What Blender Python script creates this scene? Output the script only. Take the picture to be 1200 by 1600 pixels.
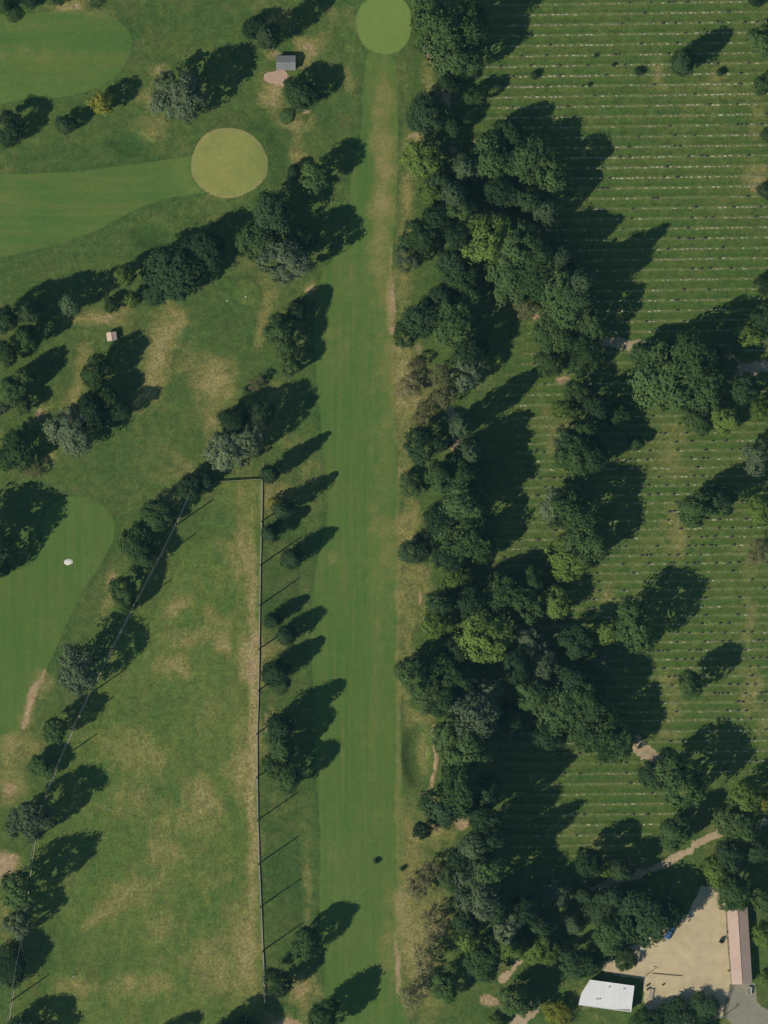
import bpy, math, random
import numpy as np

random.seed(7)
for o in list(bpy.data.objects):
    bpy.data.objects.remove(o)
scene = bpy.context.scene
COL = scene.collection
R = math.radians

# ------------------------------------------------------------------ camera, sky, sun, exposure
M = 0.2                       # metres of ground for one unit of the survey grid (1200 x 1600)
CAM_H = 1500.0
cam_d = bpy.data.cameras.new("camera")
cam_d.sensor_fit = 'VERTICAL'
cam_d.sensor_height = 36.0
cam_d.lens = 36.0 * CAM_H / 320.0
cam_d.clip_end = 20000.0
cam = bpy.data.objects.new("camera", cam_d)
cam.location = (0, 0, CAM_H)
COL.objects.link(cam)
scene.camera = cam

SUN_EL, SUN_AZ = R(38.0), R(34.7)       # shadows run towards +x +y at 34.7 degrees
w = bpy.data.worlds.new("World")
scene.world = w
w.use_nodes = True
nt = w.node_tree
nt.nodes.clear()
sky = nt.nodes.new("ShaderNodeTexSky")
sky.sky_type = 'NISHITA'
sky.sun_disc = False
sky.air_density = 1.0
sky.dust_density = 0.0
sky.ozone_density = 2.5
sky.sun_elevation = SUN_EL
sky.sun_rotation = R(90.0) - (SUN_AZ + math.pi)
bgn = nt.nodes.new("ShaderNodeBackground")
bgn.inputs[1].default_value = 0.06
wo = nt.nodes.new("ShaderNodeOutputWorld")
nt.links.new(sky.outputs[0], bgn.inputs[0])
nt.links.new(bgn.outputs[0], wo.inputs[0])

sun_d = bpy.data.lights.new("sun", 'SUN')
sun_d.energy = 3.2
sun_d.angle = R(0.5)
sun_d.color = (1.0, 0.93, 0.80)
sun = bpy.data.objects.new("sun", sun_d)
# light travels along (cos az, sin az)*cos el, -sin el
sun.rotation_euler = (0.0, R(90) - SUN_EL, SUN_AZ + math.pi)
sun.location = (-100, -80, 200)
COL.objects.link(sun)

vs = scene.view_settings
vs.view_transform = 'Standard'
vs.look = 'None'
vs.gamma = 1.0
vs.exposure = 0.34
vs.use_curve_mapping = False
scene.cycles.max_bounces = 4
scene.cycles.diffuse_bounces = 2
scene.cycles.glossy_bounces = 2
scene.cycles.volume_bounces = 0
scene.cycles.transparent_max_bounces = 8


# ------------------------------------------------------------------ helpers
def P(px, py):
    return ((px - 600.0) * M, (800.0 - py) * M)


_rng = np.random.default_rng(3)
_TAB = _rng.random((256, 256))


def vn(x, y, scale, seed=0):
    x = np.asarray(x) / scale + seed * 17.31
    y = np.asarray(y) / scale + seed * 9.77
    xi = np.floor(x).astype(np.int64)
    yi = np.floor(y).astype(np.int64)
    fx = x - xi
    fy = y - yi
    fx = fx * fx * (3 - 2 * fx)
    fy = fy * fy * (3 - 2 * fy)
    a = _TAB[xi & 255, yi & 255]
    b = _TAB[(xi + 1) & 255, yi & 255]
    c = _TAB[xi & 255, (yi + 1) & 255]
    d = _TAB[(xi + 1) & 255, (yi + 1) & 255]
    return (a * (1 - fx) + b * fx) * (1 - fy) + (c * (1 - fx) + d * fx) * fy


def fbm(x, y, scale, seed=0, octv=3):
    v = 0
    amp = 0.5
    tot = 0
    for k in range(octv):
        v = v + amp * vn(x, y, scale / (2 ** k), seed + k)
        tot += amp
        amp *= 0.55
    return v / tot


HOLLOWS = [(653, 1180, 28, 60, 1.4), (205, 222, 38, 24, 0.8), (240, 368, 40, 26, 0.9), (500, 175, 40, 25, 0.35),
           (285, 545, 34, 28, 0.4)]
RAISED = [(358, 255, 72, 66, 0.7), (600, 38, 56, 62, 0.6), (382, 458, 24, 24, 0.3), (30, 75, 190, 75, 0.4)]


def hgt(x, y):
    """gentle relief of the ground, metres"""
    x = np.asarray(x, dtype=float)
    y = np.asarray(y, dtype=float)
    h = (vn(x, y, 23, 5) - 0.5) * 0.34 + (vn(x, y, 9, 6) - 0.5) * 0.10
    for lst, sg in ((HOLLOWS, -1), (RAISED, 1)):
        for (cx, cy, rx, ry, d) in lst:
            X, Y = P(cx, cy)
            q = ((x - X) / (rx * M)) ** 2 + ((y - Y) / (ry * M)) ** 2
            t = np.clip(1.0 - q, 0, 1) if sg < 0 else np.clip(1.6 - q, 0, 1)
            t = t * t * (3 - 2 * t)
            h = h + sg * d * t
    # flat where buildings and yards stand
    for (cx, cy, r) in ((1060, 1500, 210), (447, 105, 45), (177, 523, 25)):
        X, Y = P(cx, cy)
        f = np.clip((np.hypot(x - X, y - Y) - r * M * 0.7) / (r * M * 0.4), 0, 1)
        h = h * f
    return h


def h1(x, y):
    return float(hgt(np.array([x]), np.array([y]))[0])


def tag(o, label=None, cat=None, group=None, kind=None):
    if label:
        o["label"] = label
    if cat:
        o["category"] = cat
    if group:
        o["group"] = group
    if kind:
        o["kind"] = kind
    return o


def new_obj(name, me, parent=None):
    o = bpy.data.objects.new(name, me)
    COL.objects.link(o)
    if parent:
        o.parent = parent
    return o


def empty(name, loc, rz=0.0):
    o = bpy.data.objects.new(name, None)
    COL.objects.link(o)
    o.location = loc
    o.rotation_euler = (0, 0, rz)
    o.empty_display_size = 0.5
    return o


# ------------------------------------------------------------------ materials
def nodes_of(name):
    m = bpy.data.materials.new(name)
    m.use_nodes = True
    t = m.node_tree
    t.nodes.clear()
    out = t.nodes.new("ShaderNodeOutputMaterial")
    return m, t, out


class NB:
    """tiny node builder"""

    def __init__(s, t):
        s.t = t
        s.pos = t.nodes.new("ShaderNodeNewGeometry").outputs["Position"]

    def link(s, a, b):
        s.t.links.new(a, b)

    def noise(s, scale, detail=2, rough=0.5, stretch=None, dist=0.0):
        n = s.t.nodes.new("ShaderNodeTexNoise")
        n.inputs["Scale"].default_value = scale
        n.inputs["Detail"].default_value = detail
        n.inputs["Roughness"].default_value = rough
        n.inputs["Distortion"].default_value = dist
        src = s.pos
        if stretch:
            mp = s.t.nodes.new("ShaderNodeMapping")
            mp.inputs["Scale"].default_value = stretch
            s.link(src, mp.inputs[0])
            src = mp.outputs[0]
        s.link(src, n.inputs["Vector"])
        return n.outputs[0]

    def math(s, op, a, b=None, clamp=False):
        n = s.t.nodes.new("ShaderNodeMath")
        n.operation = op
        n.use_clamp = clamp
        for k, v in enumerate((a, b)):
            if v is None:
                continue
            if isinstance(v, (int, float)):
                n.inputs[k].default_value = v
            else:
                s.link(v, n.inputs[k])
        return n.outputs[0]

    def rng(s, v, a, b, c=0.0, d=1.0, smooth=False):
        n = s.t.nodes.new("ShaderNodeMapRange")
        if smooth:
            n.interpolation_type = 'SMOOTHSTEP'
        s.link(v, n.inputs[0])
        for k, q in zip((1, 2, 3, 4), (a, b, c, d)):
            n.inputs[k].default_value = q
        return n.outputs[0]

    def mix(s, f, a, b, mode='MIX'):
        n = s.t.nodes.new("ShaderNodeMix")
        n.data_type = 'RGBA'
        n.blend_type = mode
        if isinstance(f, (int, float)):
            n.inputs[0].default_value = f
        else:
            s.link(f, n.inputs[0])
        for k, v in ((6, a), (7, b)):
            if isinstance(v, tuple):
                n.inputs[k].default_value = (*v, 1)
            else:
                s.link(v, n.inputs[k])
        return n.outputs[2]

    def attr(s, name, fac=True):
        n = s.t.nodes.new("ShaderNodeAttribute")
        n.attribute_name = name
        return n.outputs["Fac"] if fac else n.outputs["Color"]

    def scale_col(s, col, f):
        """multiply a colour by a scalar socket"""
        n = s.t.nodes.new("ShaderNodeVectorMath")
        n.operation = 'SCALE'
        s.link(col, n.inputs[0])
        s.link(f, n.inputs["Scale"])
        return n.outputs[0]

    def bsdf(s, col, out, rough=0.9, spec=0.1, bump=None, bump_d=0.05, metal=0.0):
        b = s.t.nodes.new("ShaderNodeBsdfPrincipled")
        if isinstance(col, tuple):
            b.inputs["Base Color"].default_value = (*col, 1)
        else:
            s.link(col, b.inputs["Base Color"])
        b.inputs["Roughness"].default_value = rough
        b.inputs["Specular IOR Level"].default_value = spec
        b.inputs["Metallic"].default_value = metal
        if bump is not None:
            bp = s.t.nodes.new("ShaderNodeBump")
            bp.inputs["Distance"].default_value = bump_d
            bp.inputs["Strength"].default_value = 1.0
            s.link(bump, bp.inputs["Height"])
            s.link(bp.outputs[0], b.inputs["Normal"])
        s.link(b.outputs[0], out.inputs[0])
        return b


DRY = (0.240, 0.222, 0.074)
DIRT = (0.44, 0.315, 0.180)


def grass_mat(name, c1, c2, streak=None, streak_amt=0.12, mottle=0.5, bump_d=0.12, rows=False, fine=0.34, wild=0.40, wst=None):
    m, t, out = nodes_of(name)
    n = NB(t)
    big = n.noise(0.05, 3, 0.55)
    mid = n.noise(0.28, 4, 0.6)
    fin = n.noise(1.3, 3, 0.65)
    tiny = n.noise(4.0, 2, 0.6)
    col = n.mix(n.rng(big, 0.35, 0.65), c1, c2)
    # patchy tufts of a yellower tone
    col = n.mix(n.rng(mid, 0.42, 0.75, 0.0, mottle), col, (c2[0] * 1.5, c2[1] * 1.18, c2[2] * 1.1))
    # brownish thin spots
    thin = n.noise(0.11, 4, 0.65, dist=0.6)
    col = n.mix(n.rng(thin, 0.52, 0.75, 0.0, mottle * 0.9), col, (0.150, 0.135, 0.052))
    if streak:
        st = n.noise(1.0, 3, 0.55, stretch=streak)
        col = n.mix(n.rng(st, 0.35, 0.68, 0.0, streak_amt * 2.2), col, (c2[0] * 1.65, c2[1] * 1.12, c2[2] * 1.0))
        st2 = n.noise(1.0, 2, 0.5, stretch=(streak[0] * 0.45, streak[1] * 0.45, 1))
        col = n.mix(n.rng(st2, 0.45, 0.7, 0.0, streak_amt * 2.0), col, (c1[0] * 0.75, c1[1] * 0.92, c1[2] * 0.9))
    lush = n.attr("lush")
    col = n.mix(n.math('MULTIPLY', lush, n.rng(mid, 0.3, 0.7, 0.6, 1.0), True), col, (0.048, 0.106, 0.028))  # also carries painted net shade and the hollow's dark side
    wisp = n.noise(0.16, 7, 0.74, dist=0.9, stretch=wst)
    spread = n.rng(n.noise(0.035, 4, 0.6), 0.46, 0.68, 0.0, wild, True)
    dry = n.math('ADD', n.attr("dry"), spread)
    dn = n.math('ADD', dry, n.math('MULTIPLY', n.math('SUBTRACT', wisp, 0.5), 2.2))
    dn = n.math('MULTIPLY', n.rng(dn, 0.10, 1.05), n.rng(dry, 0.03, 0.40), True)
    col = n.mix(dn, col, n.mix(n.rng(fin, 0.3, 0.7), (DRY[0] * 0.85, DRY[1] * 0.9, DRY[2] * 0.9), (DRY[0] * 1.25, DRY[1] * 1.12, DRY[2] * 1.1)))
    straw = n.math('MULTIPLY', n.rng(n.math('ADD', n.attr("dry"), n.math('MULTIPLY', n.math('SUBTRACT', wisp, 0.5), 1.6)), 0.68, 1.35), n.rng(n.attr("dry"), 0.30, 0.7), True)
    col = n.mix(straw, col, n.mix(n.rng(fin, 0.3, 0.7), (0.270, 0.225, 0.092), (0.370, 0.310, 0.140)))
    dirt = n.attr("dirt")
    di = n.math('ADD', dirt, n.math('MULTIPLY', n.math('SUBTRACT', n.noise(0.8, 4, 0.65), 0.5), 0.9))
    di = n.math('MULTIPLY', n.rng(di, 0.35, 0.8), n.rng(dirt, 0.05, 0.3), True)
    col = n.mix(di, col, n.mix(n.rng(fin, 0.3, 0.7), (DIRT[0] * 0.8, DIRT[1] * 0.78, DIRT[2] * 0.75), DIRT))
    if rows:
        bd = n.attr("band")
        col = n.mix(n.math('MULTIPLY', bd, n.rng(n.noise(0.3, 3, 0.6), 0.35, 0.65, 0.25, 0.9), True), col, (0.044, 0.092, 0.022))  # darker grass stripe, painted on the rows' shadow side
        wr = n.attr("row")
        col = n.mix(n.math('MULTIPLY', wr, n.rng(n.noise(0.5, 3, 0.6), 0.35, 0.65, 0.35, 1.0), True), col, (0.205, 0.225, 0.088))
    patch = n.noise(0.42, 5, 0.7, dist=0.5)
    br = n.math('ADD', n.rng(fin, 0.25, 0.75, 1.0 - fine, 1.0 + fine), n.rng(tiny, 0.25, 0.75, -0.16, 0.16))
    br = n.math('MULTIPLY', br, n.rng(patch, 0.3, 0.7, 1.0 - fine * .75, 1.0 + fine * .75))
    col = n.scale_col(col, br)
    hb = n.math('ADD', n.math('MULTIPLY', fin, 1.0), n.math('MULTIPLY', tiny, 0.35))
    n.bsdf(col, out, 0.95, 0.05, hb, bump_d)
    return m


def plain(name, col, rough=0.8, spec=0.2, var=0.15, scale=1.5, metal=0.0, bump_d=0.0):
    m, t, out = nodes_of(name)
    n = NB(t)
    a = n.noise(scale, 4, 0.6)
    b = n.noise(scale * 0.18, 2, 0.5)
    f = n.math('ADD', n.rng(a, 0.25, 0.75, 1 - var, 1 + var), n.rng(b, 0.3, 0.7, -var * 0.6, var * 0.6))
    rgb = t.nodes.new("ShaderNodeRGB")
    rgb.outputs[0].default_value = (*col, 1)
    c = n.scale_col(rgb.outputs[0], f)
    n.bsdf(c, out, rough, spec, a if bump_d else None, bump_d, metal)
    return m


def leaf_mat(name, c1, c2, accent=None, amt=0.0):
    m, t, out = nodes_of(name)
    n = NB(t)
    oi = t.nodes.new("ShaderNodeObjectInfo")
    tint = n.attr("tint")
    f = n.math('ADD', n.math('MULTIPLY', tint, 0.75), n.math('MULTIPLY', oi.outputs["Random"], 0.45), True)
    col = n.mix(f, c1, c2)
    if accent:
        col = n.mix(n.rng(n.noise(0.35, 2), 0.5, 0.68, 0.0, amt), col, accent)
    col = n.scale_col(col, n.rng(oi.outputs["Random"], 0.0, 1.0, 0.82, 1.18))
    d = t.nodes.new("ShaderNodeBsdfDiffuse")
    n.link(col, d.inputs[0])
    tr = t.nodes.new("ShaderNodeBsdfTranslucent")
    n.link(n.mix(0.5, col, (0.09, 0.13, 0.02)), tr.inputs[0])
    ms = t.nodes.new("ShaderNodeMixShader")
    ms.inputs[0].default_value = 0.16
    n.link(d.outputs[0], ms.inputs[1])
    n.link(tr.outputs[0], ms.inputs[2])
    n.link(ms.outputs[0], out.inputs[0])
    return m


MAT = {}
MAT['rough'] = grass_mat("rough_grass", (0.062, 0.118, 0.028), (0.088, 0.136, 0.034), mottle=0.6)
MAT['fair'] = grass_mat("fairway_grass", (0.076, 0.158, 0.034), (0.100, 0.166, 0.040), streak=(0.9, 0.035, 1), mottle=0.25, streak_amt=0.2, bump_d=0.05, fine=0.10, wild=0.22)
MAT['fairh'] = grass_mat("fairway_grass_crosswise", (0.080, 0.162, 0.036), (0.106, 0.172, 0.042), streak=(0.05, 0.6, 1), mottle=0.2, streak_amt=0.2, bump_d=0.05, fine=0.10, wild=0.22)
MAT['green'] = grass_mat("putting_green_grass", (0.235, 0.278, 0.076), (0.262, 0.290, 0.084), mottle=0.35, bump_d=0.01, fine=0.08, wild=0.12, streak=(.5, .5, 1), streak_amt=.12)
MAT['green2'] = grass_mat("bright_green_grass", (0.165, 0.255, 0.058), (0.185, 0.262, 0.064), mottle=0.10, bump_d=0.01, fine=0.06, wild=0.0)
MAT['range'] = grass_mat("range_grass", (0.076, 0.146, 0.032), (0.110, 0.166, 0.040), streak=(0.5, 0.12, 1), mottle=0.7, streak_amt=0.2, wild=0.24, wst=(1.5, .7, 1))
MAT['collar'] = grass_mat("green_collar_grass", (0.275, 0.275, 0.095), (0.310, 0.290, 0.108), mottle=0.3, bump_d=0.03, fine=0.12, wild=0.2)
MAT['cem'] = grass_mat("cemetery_grass", (0.060, 0.122, 0.025), (0.088, 0.136, 0.031), streak=(0.06, 0.5, 1), mottle=0.45, rows=True, wild=0.28)
MAT['dirt'] = plain("path_dirt", (0.43, 0.33, 0.20), 0.95, 0.05, 0.22, 0.9, bump_d=0.03)
MAT['yard'] = plain("yard_gravel", (0.55, 0.445, 0.268), 0.95, 0.05, 0.14, 0.35, bump_d=0.02)
MAT['concrete'] = plain("grey_concrete", (0.270, 0.255, 0.185), 0.9, 0.1, 0.13, 0.6)
MAT['pad'] = plain("pinkish_concrete", (0.48, 0.33, 0.24), 0.9, 0.1, 0.10, 1.0)
MAT['sand'] = plain("white_sand", (0.78, 0.74, 0.66), 0.95, 0.05, 0.10, 1.5, bump_d=0.05)
MAT['bark'] = plain("bark", (0.10, 0.078, 0.055), 0.95, 0.05, 0.25, 3.0)
MAT['palebark'] = plain("pale_bark", (0.36, 0.32, 0.26), 0.95, 0.05, 0.2, 3.0)
MAT['white_roof'] = plain("white_metal_roof", (0.78, 0.77, 0.74), 0.55, 0.3, 0.05, 0.5)
MAT['white'] = plain("white_paint", (0.72, 0.72, 0.69), 0.6, 0.3, 0.05, 1.0)
MAT['pink_roof'] = plain("faded_pink_roof", (0.52, 0.375, 0.30), 0.85, 0.1, 0.10, 0.8)
MAT['grey_tile'] = plain("grey_tile", (0.25, 0.255, 0.25), 0.85, 0.15, 0.16, 2.5)
MAT['wallcream'] = plain("cream_render", (0.50, 0.44, 0.33), 0.9, 0.1, 0.08, 1.0)
MAT['wallgrey'] = plain("grey_block_wall", (0.30, 0.29, 0.27), 0.9, 0.1, 0.1, 1.0)
MAT['wood'] = plain("weathered_timber", (0.24, 0.19, 0.13), 0.9, 0.1, 0.2, 2.0)
MAT['palewood'] = plain("pale_timber", (0.46, 0.40, 0.28), 0.9, 0.1, 0.15, 2.0)
MAT['steel'] = plain("galvanised_steel", (0.42, 0.43, 0.43), 0.5, 0.4, 0.08, 2.0, metal=0.3)
MAT['darkmetal'] = plain("dark_metal", (0.045, 0.045, 0.045), 0.6, 0.3, 0.1, 2.0)
MAT['rubber'] = plain("rubber", (0.025, 0.025, 0.025), 0.9, 0.1, 0.1, 2.0)
MAT['glass'] = plain("dark_glass", (0.03, 0.04, 0.05), 0.1, 0.5, 0.02, 1.0)
MAT['bluepaint'] = plain("blue_paint", (0.06, 0.15, 0.33), 0.3, 0.5, 0.04, 1.0)
MAT['yellowpaint'] = plain("yellow_paint", (0.55, 0.36, 0.05), 0.5, 0.4, 0.08, 1.0)
MAT['greenpaint'] = plain("dark_green_paint", (0.035, 0.055, 0.03), 0.5, 0.4, 0.08, 1.0)
MAT['stone'] = plain("pale_gravestone", (0.37, 0.365, 0.23), 0.8, 0.2, 0.6, 0.30)
MAT['darkstone'] = plain("dark_gravestone", (0.10, 0.095, 0.085), 0.6, 0.3, 0.2, 2.0)
MAT['hutroof'] = plain("cream_hut_roof", (0.62, 0.47, 0.36), 0.85, 0.1, 0.08, 1.0)

m_, t_, out_ = nodes_of("range_netting")
n_ = NB(t_)
df = t_.nodes.new("ShaderNodeBsdfDiffuse")
df.inputs[0].default_value = (0.05, 0.055, 0.05, 1)
tp = t_.nodes.new("ShaderNodeBsdfTransparent")
mx = t_.nodes.new("ShaderNodeMixShader")
n_.link(n_.rng(n_.noise(0.2, 2), 0.3, 0.7, 0.09, 0.15), mx.inputs[0])
n_.link(tp.outputs[0], mx.inputs[1])
n_.link(df.outputs[0], mx.inputs[2])
n_.link(mx.outputs[0], out_.inputs[0])
MAT['net'] = m_

LEAF = {
    'D': leaf_mat("leaf_mid_green", (0.038, 0.082, 0.024), (0.092, 0.145, 0.046)),
    'L': leaf_mat("leaf_light_green", (0.085, 0.150, 0.028), (0.175, 0.245, 0.054)),
    'G': leaf_mat("leaf_grey_green", (0.080, 0.118, 0.060), (0.165, 0.205, 0.105)),
    'P': leaf_mat("leaf_dark_green", (0.028, 0.060, 0.024), (0.060, 0.100, 0.040)),
    'S': leaf_mat("needle_blue_green", (0.044, 0.080, 0.036), (0.100, 0.148, 0.066)),
    'Y': leaf_mat("leaf_yellow_green", (0.150, 0.175, 0.024), (0.290, 0.285, 0.050)),
    'B': leaf_mat("leaf_brownish", (0.112, 0.118, 0.046), (0.215, 0.200, 0.092)),
}


# ------------------------------------------------------------------ the ground's colours: dry grass, bare soil, lush grass, and some painted light and shade
# (x, y, rx, ry, rotation in degrees, amount) on the survey grid
DRY_LITB = [
    (395, 1160, 10, 430, 0, 1.15), (394, 1030, 26, 50, 0, 1.1), (382, 1190, 26, 80, 0, .85), (385, 1480, 34, 90, 0, .9), (380, 870, 20, 110, 0, .8),
    (278, 945, 34, 14, -40, .95), (268, 1042, 26, 18, 0, 1.0), (345, 1008, 16, 30, -30, .95), (335, 970, 30, 18, 30, .7), (290, 1000, 44, 24, 0, .65),
    (318, 1245, 34, 44, 0, .85), (300, 1290, 60, 30, 0, .6), (150, 1435, 40, 14, -30, .8), (330, 1510, 50, 60, 0, .7), (225, 1185, 40, 26, 0, .6),
    (260, 1330, 36, 26, 0, .7), (200, 1400, 60, 24, -35, .7), (120, 1540, 40, 16, 0, .7), (220, 1545, 60, 24, 0, .7), (250, 1450, 30, 36, 0, .5),
    (335, 1370, 40, 22, 0, .45), (190, 1250, 60, 30, 0, .35), (200, 1170, 60, 30, 0, .35), (320, 1120, 30, 40, 0, .4), (360, 870, 24, 36, 0, .55),
    (258, 540, 22, 62, 14, 1.0), (238, 612, 24, 46, 14, 1.0), (272, 500, 18, 30, 10, .8), (345, 600, 36, 34, 0, 1.0), (340, 650, 30, 26, 0, .7),
    (330, 690, 18, 40, 0, .5), (240, 200, 32, 22, 0, .7), (235, 150, 16, 30, 10, .8), (250, 108, 22, 12, 0, .8), (105, 10, 40, 9, -10, 1.0), (150, 20, 40, 8, 0, .5),
    (485, 72, 24, 18, 0, 1.0), (480, 95, 14, 20, 0, .8), (425, 80, 14, 14, 0, .8), (432, 150, 26, 44, 0, .95), (462, 190, 30, 16, 0, .8), (460, 235, 12, 55, 5, .7),
    (545, 120, 14, 24, 0, .35), (555, 35, 12, 40, 0, .4), (430, 20, 40, 14, 0, .4), (520, 25, 20, 20, 0, .4),
    (42, 1110, 12, 42, 22, .8), (22, 1170, 26, 24, 0, .9), (20, 1228, 30, 36, 0, .8), (60, 1065, 18, 22, 20, .7), (10, 1345, 26, 28, 0, .8), (6, 1440, 10, 40, 0, .6),
    (633, 660, 14, 560, 0, .55), (640, 600, 36, 70, 0, 1.0), (637, 830, 16, 60, 0, .7), (650, 930, 26, 66, 0, .6), (640, 330, 16, 90, 0, .7), (612, 470, 9, 60, 0, .95),
    (668, 130, 16, 40, -20, .7), (650, 215, 26, 12, -20, .9), (640, 280, 14, 40, 0, .6), (668, 80, 6, 30, -15, .9), (640, 1300, 18, 60, 0, .7), (636, 1420, 22, 80, 0, .8),
    (622, 1080, 5, 500, 0, .55), (690, 1300, 36, 26, -30, .7), (655, 1490, 46, 120, 0, .9), (655, 1120, 30, 14, 0, .6), (664, 1185, 12, 46, 0, .45),  # last blob: the hollow's sunlit right inside, painted lighter
    (597, 330, 20, 170, 0, .75), (598, 200, 20, 100, 0, .65), (545, 450, 30, 60, 0, .3), (520, 510, 26, 18, 0, .35), (585, 1000, 12, 300, 0, .25), (520, 870, 12, 16, 0, .4), (605, 1470, 14, 110, 0, .45),
    (540, 1340, 30, 40, 0, .25), (470, 1548, 26, 34, -30, .9), (480, 1390, 8, 90, 0, .45), (445, 1600, 30, 16, 0, 1.0), (425, 770, 20, 40, 0, .7), (435, 1010, 20, 20, 0, .5),
    (425, 1130, 12, 30, 0, .6), (440, 860, 26, 26, 0, .4), (420, 650, 16, 34, 20, .55), (410, 500, 12, 50, 15, .7), (420, 620, 26, 30, 0, .5), (485, 455, 10, 14, 0, .8),
    (160, 497, 50, 12, 0, .8), (130, 560, 20, 60, 15, .55), (120, 500, 30, 10, 0, .8), (66, 645, 16, 22, 20, .7), (120, 620, 20, 26, 0, .6), (190, 480, 26, 12, 0, .7), (75, 720, 16, 14, 0, .5),
    (170, 905, 10, 22, 20, .9), (172, 940, 12, 20, 0, .7), (235, 700, 50, 40, 30, .3), (280, 720, 30, 24, 0, .3), (190, 425, 24, 10, -20, .7),
    (1182, 280, 26, 30, 20, .85), (1030, 112, 14, 24, 0, .6), (1040, 700, 34, 60, 0, .45), (1050, 815, 20, 36, 0, .7), (1060, 850, 12, 26, 0, .5), (1172, 1085, 16, 46, 0, .75),
    (1048, 1090, 18, 50, 0, .65), (1050, 1150, 24, 14, 0, .6), (940, 930, 26, 26, 0, .5), (1165, 880, 16, 40, 0, .5), (1170, 960, 12, 50, 0, .5), (870, 670, 36, 40, 0, .5), (850, 560, 24, 30, 0, .35),
    (1150, 480, 20, 20, 0, .3), (940, 1320, 40, 16, 0, .4), (880, 1290, 40, 26, 0, .35), (1190, 1130, 14, 40, 0, .6), (1130, 140, 60, 40, 0, .3), (1185, 180, 16, 60, 0, .5),
    (30, 90, 60, 16, 0, .3), (20, 40, 40, 12, 0, .35), (598, 760, 26, 480, 0, .30), (660, 1175, 10, 40, 0, .6), (530, 560, 30, 60, 0, .3), (640, 1010, 12, 60, 0, .6), (690, 1280, 40, 40, 0, .4),  # the blob in the fairway-side hollow paints its sunlit side
]
DIRTB = [
    (480, 72, 14, 7, -20, .7), (425, 160, 8, 12, 0, .6), (480, 175, 10, 7, 0, .8), (468, 190, 10, 6, 0, .6), (432, 82, 10, 8, 0, .6), (118, 8, 10, 8, 0, .7), (247, 103, 10, 8, 0, .6),
    (50, 1092, 8, 50, 24, 1.05), (436, 122, 20, 12, 0, .85), (428, 145, 12, 16, 0, .6), (484, 82, 12, 18, 0, .6), (38, 1132, 5, 14, 15, 1.0), (18, 1235, 16, 18, 0, .7), (8, 1345, 20, 22, 0, 1.1), (0, 1375, 10, 20, 0, .8), (8, 1225, 10, 10, 0, .5),
    (395, 1045, 10, 30, 0, .8), (398, 1170, 6, 60, 0, .45), (400, 1000, 8, 20, 0, .7), (410, 735, 8, 16, 0, .7), (415, 1128, 5, 22, 0, .8), (437, 1000, 8, 6, 0, .6),
    (612, 470, 6, 40, 0, .8), (610, 400, 5, 40, 0, .5), (612, 515, 8, 12, 0, .8), (625, 740, 4, 30, 0, .6), (650, 620, 12, 30, 0, .45), (655, 545, 10, 10, 0, .6), (638, 735, 14, 8, 0, .5),
    (655, 935, 4, 14, 0, .9), (662, 835, 8, 14, 20, .7), (670, 895, 10, 14, 20, .5), (685, 1290, 16, 8, -30, .7), (672, 1240, 12, 12, 0, .8), (690, 340, 20, 8, -40, .3), (640, 355, 6, 20, -20, .6),
    (668, 85, 5, 16, -25, .9), (650, 212, 16, 5, -15, .9), (620, 1510, 6, 60, 0, .8), (625, 1400, 5, 30, 0, .5), (485, 455, 8, 10, 0, .7), (488, 450, 4, 5, 0, 1), (445, 1598, 26, 8, 0, 1.2), (465, 1550, 14, 12, -30, .5),
    (420, 660, 5, 14, 15, .6), (168, 498, 22, 8, 0, .6), (62, 648, 6, 12, 20, 1.0), (125, 610, 5, 16, 15, .6), (130, 438, 6, 5, 0, .8), (195, 415, 12, 6, -10, .6), (172, 905, 5, 14, 20, .9), (70, 1050, 5, 8, 20, .7),
    (1180, 290, 14, 14, 20, .6), (1030, 110, 6, 12, 0, .5), (1178, 1090, 6, 20, 0, .5), (945, 930, 10, 8, 0, .5), (700, 800, 16, 16, 0, .8), (712, 685, 10, 22, 10, 1), (705, 650, 8, 16, -10, .9), (695, 640, 30, 40, 0, .3),
    (745, 600, 20, 16, 0, .4), (720, 1285, 14, 12, 0, .9), (735, 1515, 8, 18, 0, .8), (712, 1435, 6, 16, 0, .8), (720, 1380, 10, 8, 0, .6), (905, 500, 36, 16, 10, .7), (785, 335, 14, 10, 0, .7), (840, 355, 16, 6, 0, .6), (880, 595, 14, 10, 0, .9),
    (895, 638, 6, 9, 0, 1.0), (600, 290, 6, 60, 0, .35), (1025, 1188, 12, 10, 30, 1), (695, 152, 8, 24, -15, 1.0), (708, 235, 9, 7, -30, 1.1), (747, 221, 9, 5, 0, 1.0), (838, 496, 14, 7, -15, .9), (695, 436, 5, 12, 0, 1.0), (706, 796, 9, 9, 0, .9),
    (764, 1566, 20, 10, 30, 1.1), (812, 980, 8, 5, -20, 1.0), (870, 1065, 9, 5, -10, 1.0), (648, 1126, 14, 3, 0, .6), (634, 1150, 2, 16, 0, .4), (640, 1225, 3, 16, -20, .4), (656, 1240, 10, 3, 0, .6), (678, 1140, 4.5, 14, 0, 1.0), (681, 1165, 4.5, 16, 0, 1.1), (680, 1192, 4.5, 18, 0, 1.1), (675, 1218, 4.5, 14, 12, 1.0), (668, 1236, 6, 8, 30, 1.0), (790, 650, 14, 10, 0, .3),
    (1010, 1520, 40, 20, 0, .5),
]
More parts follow.
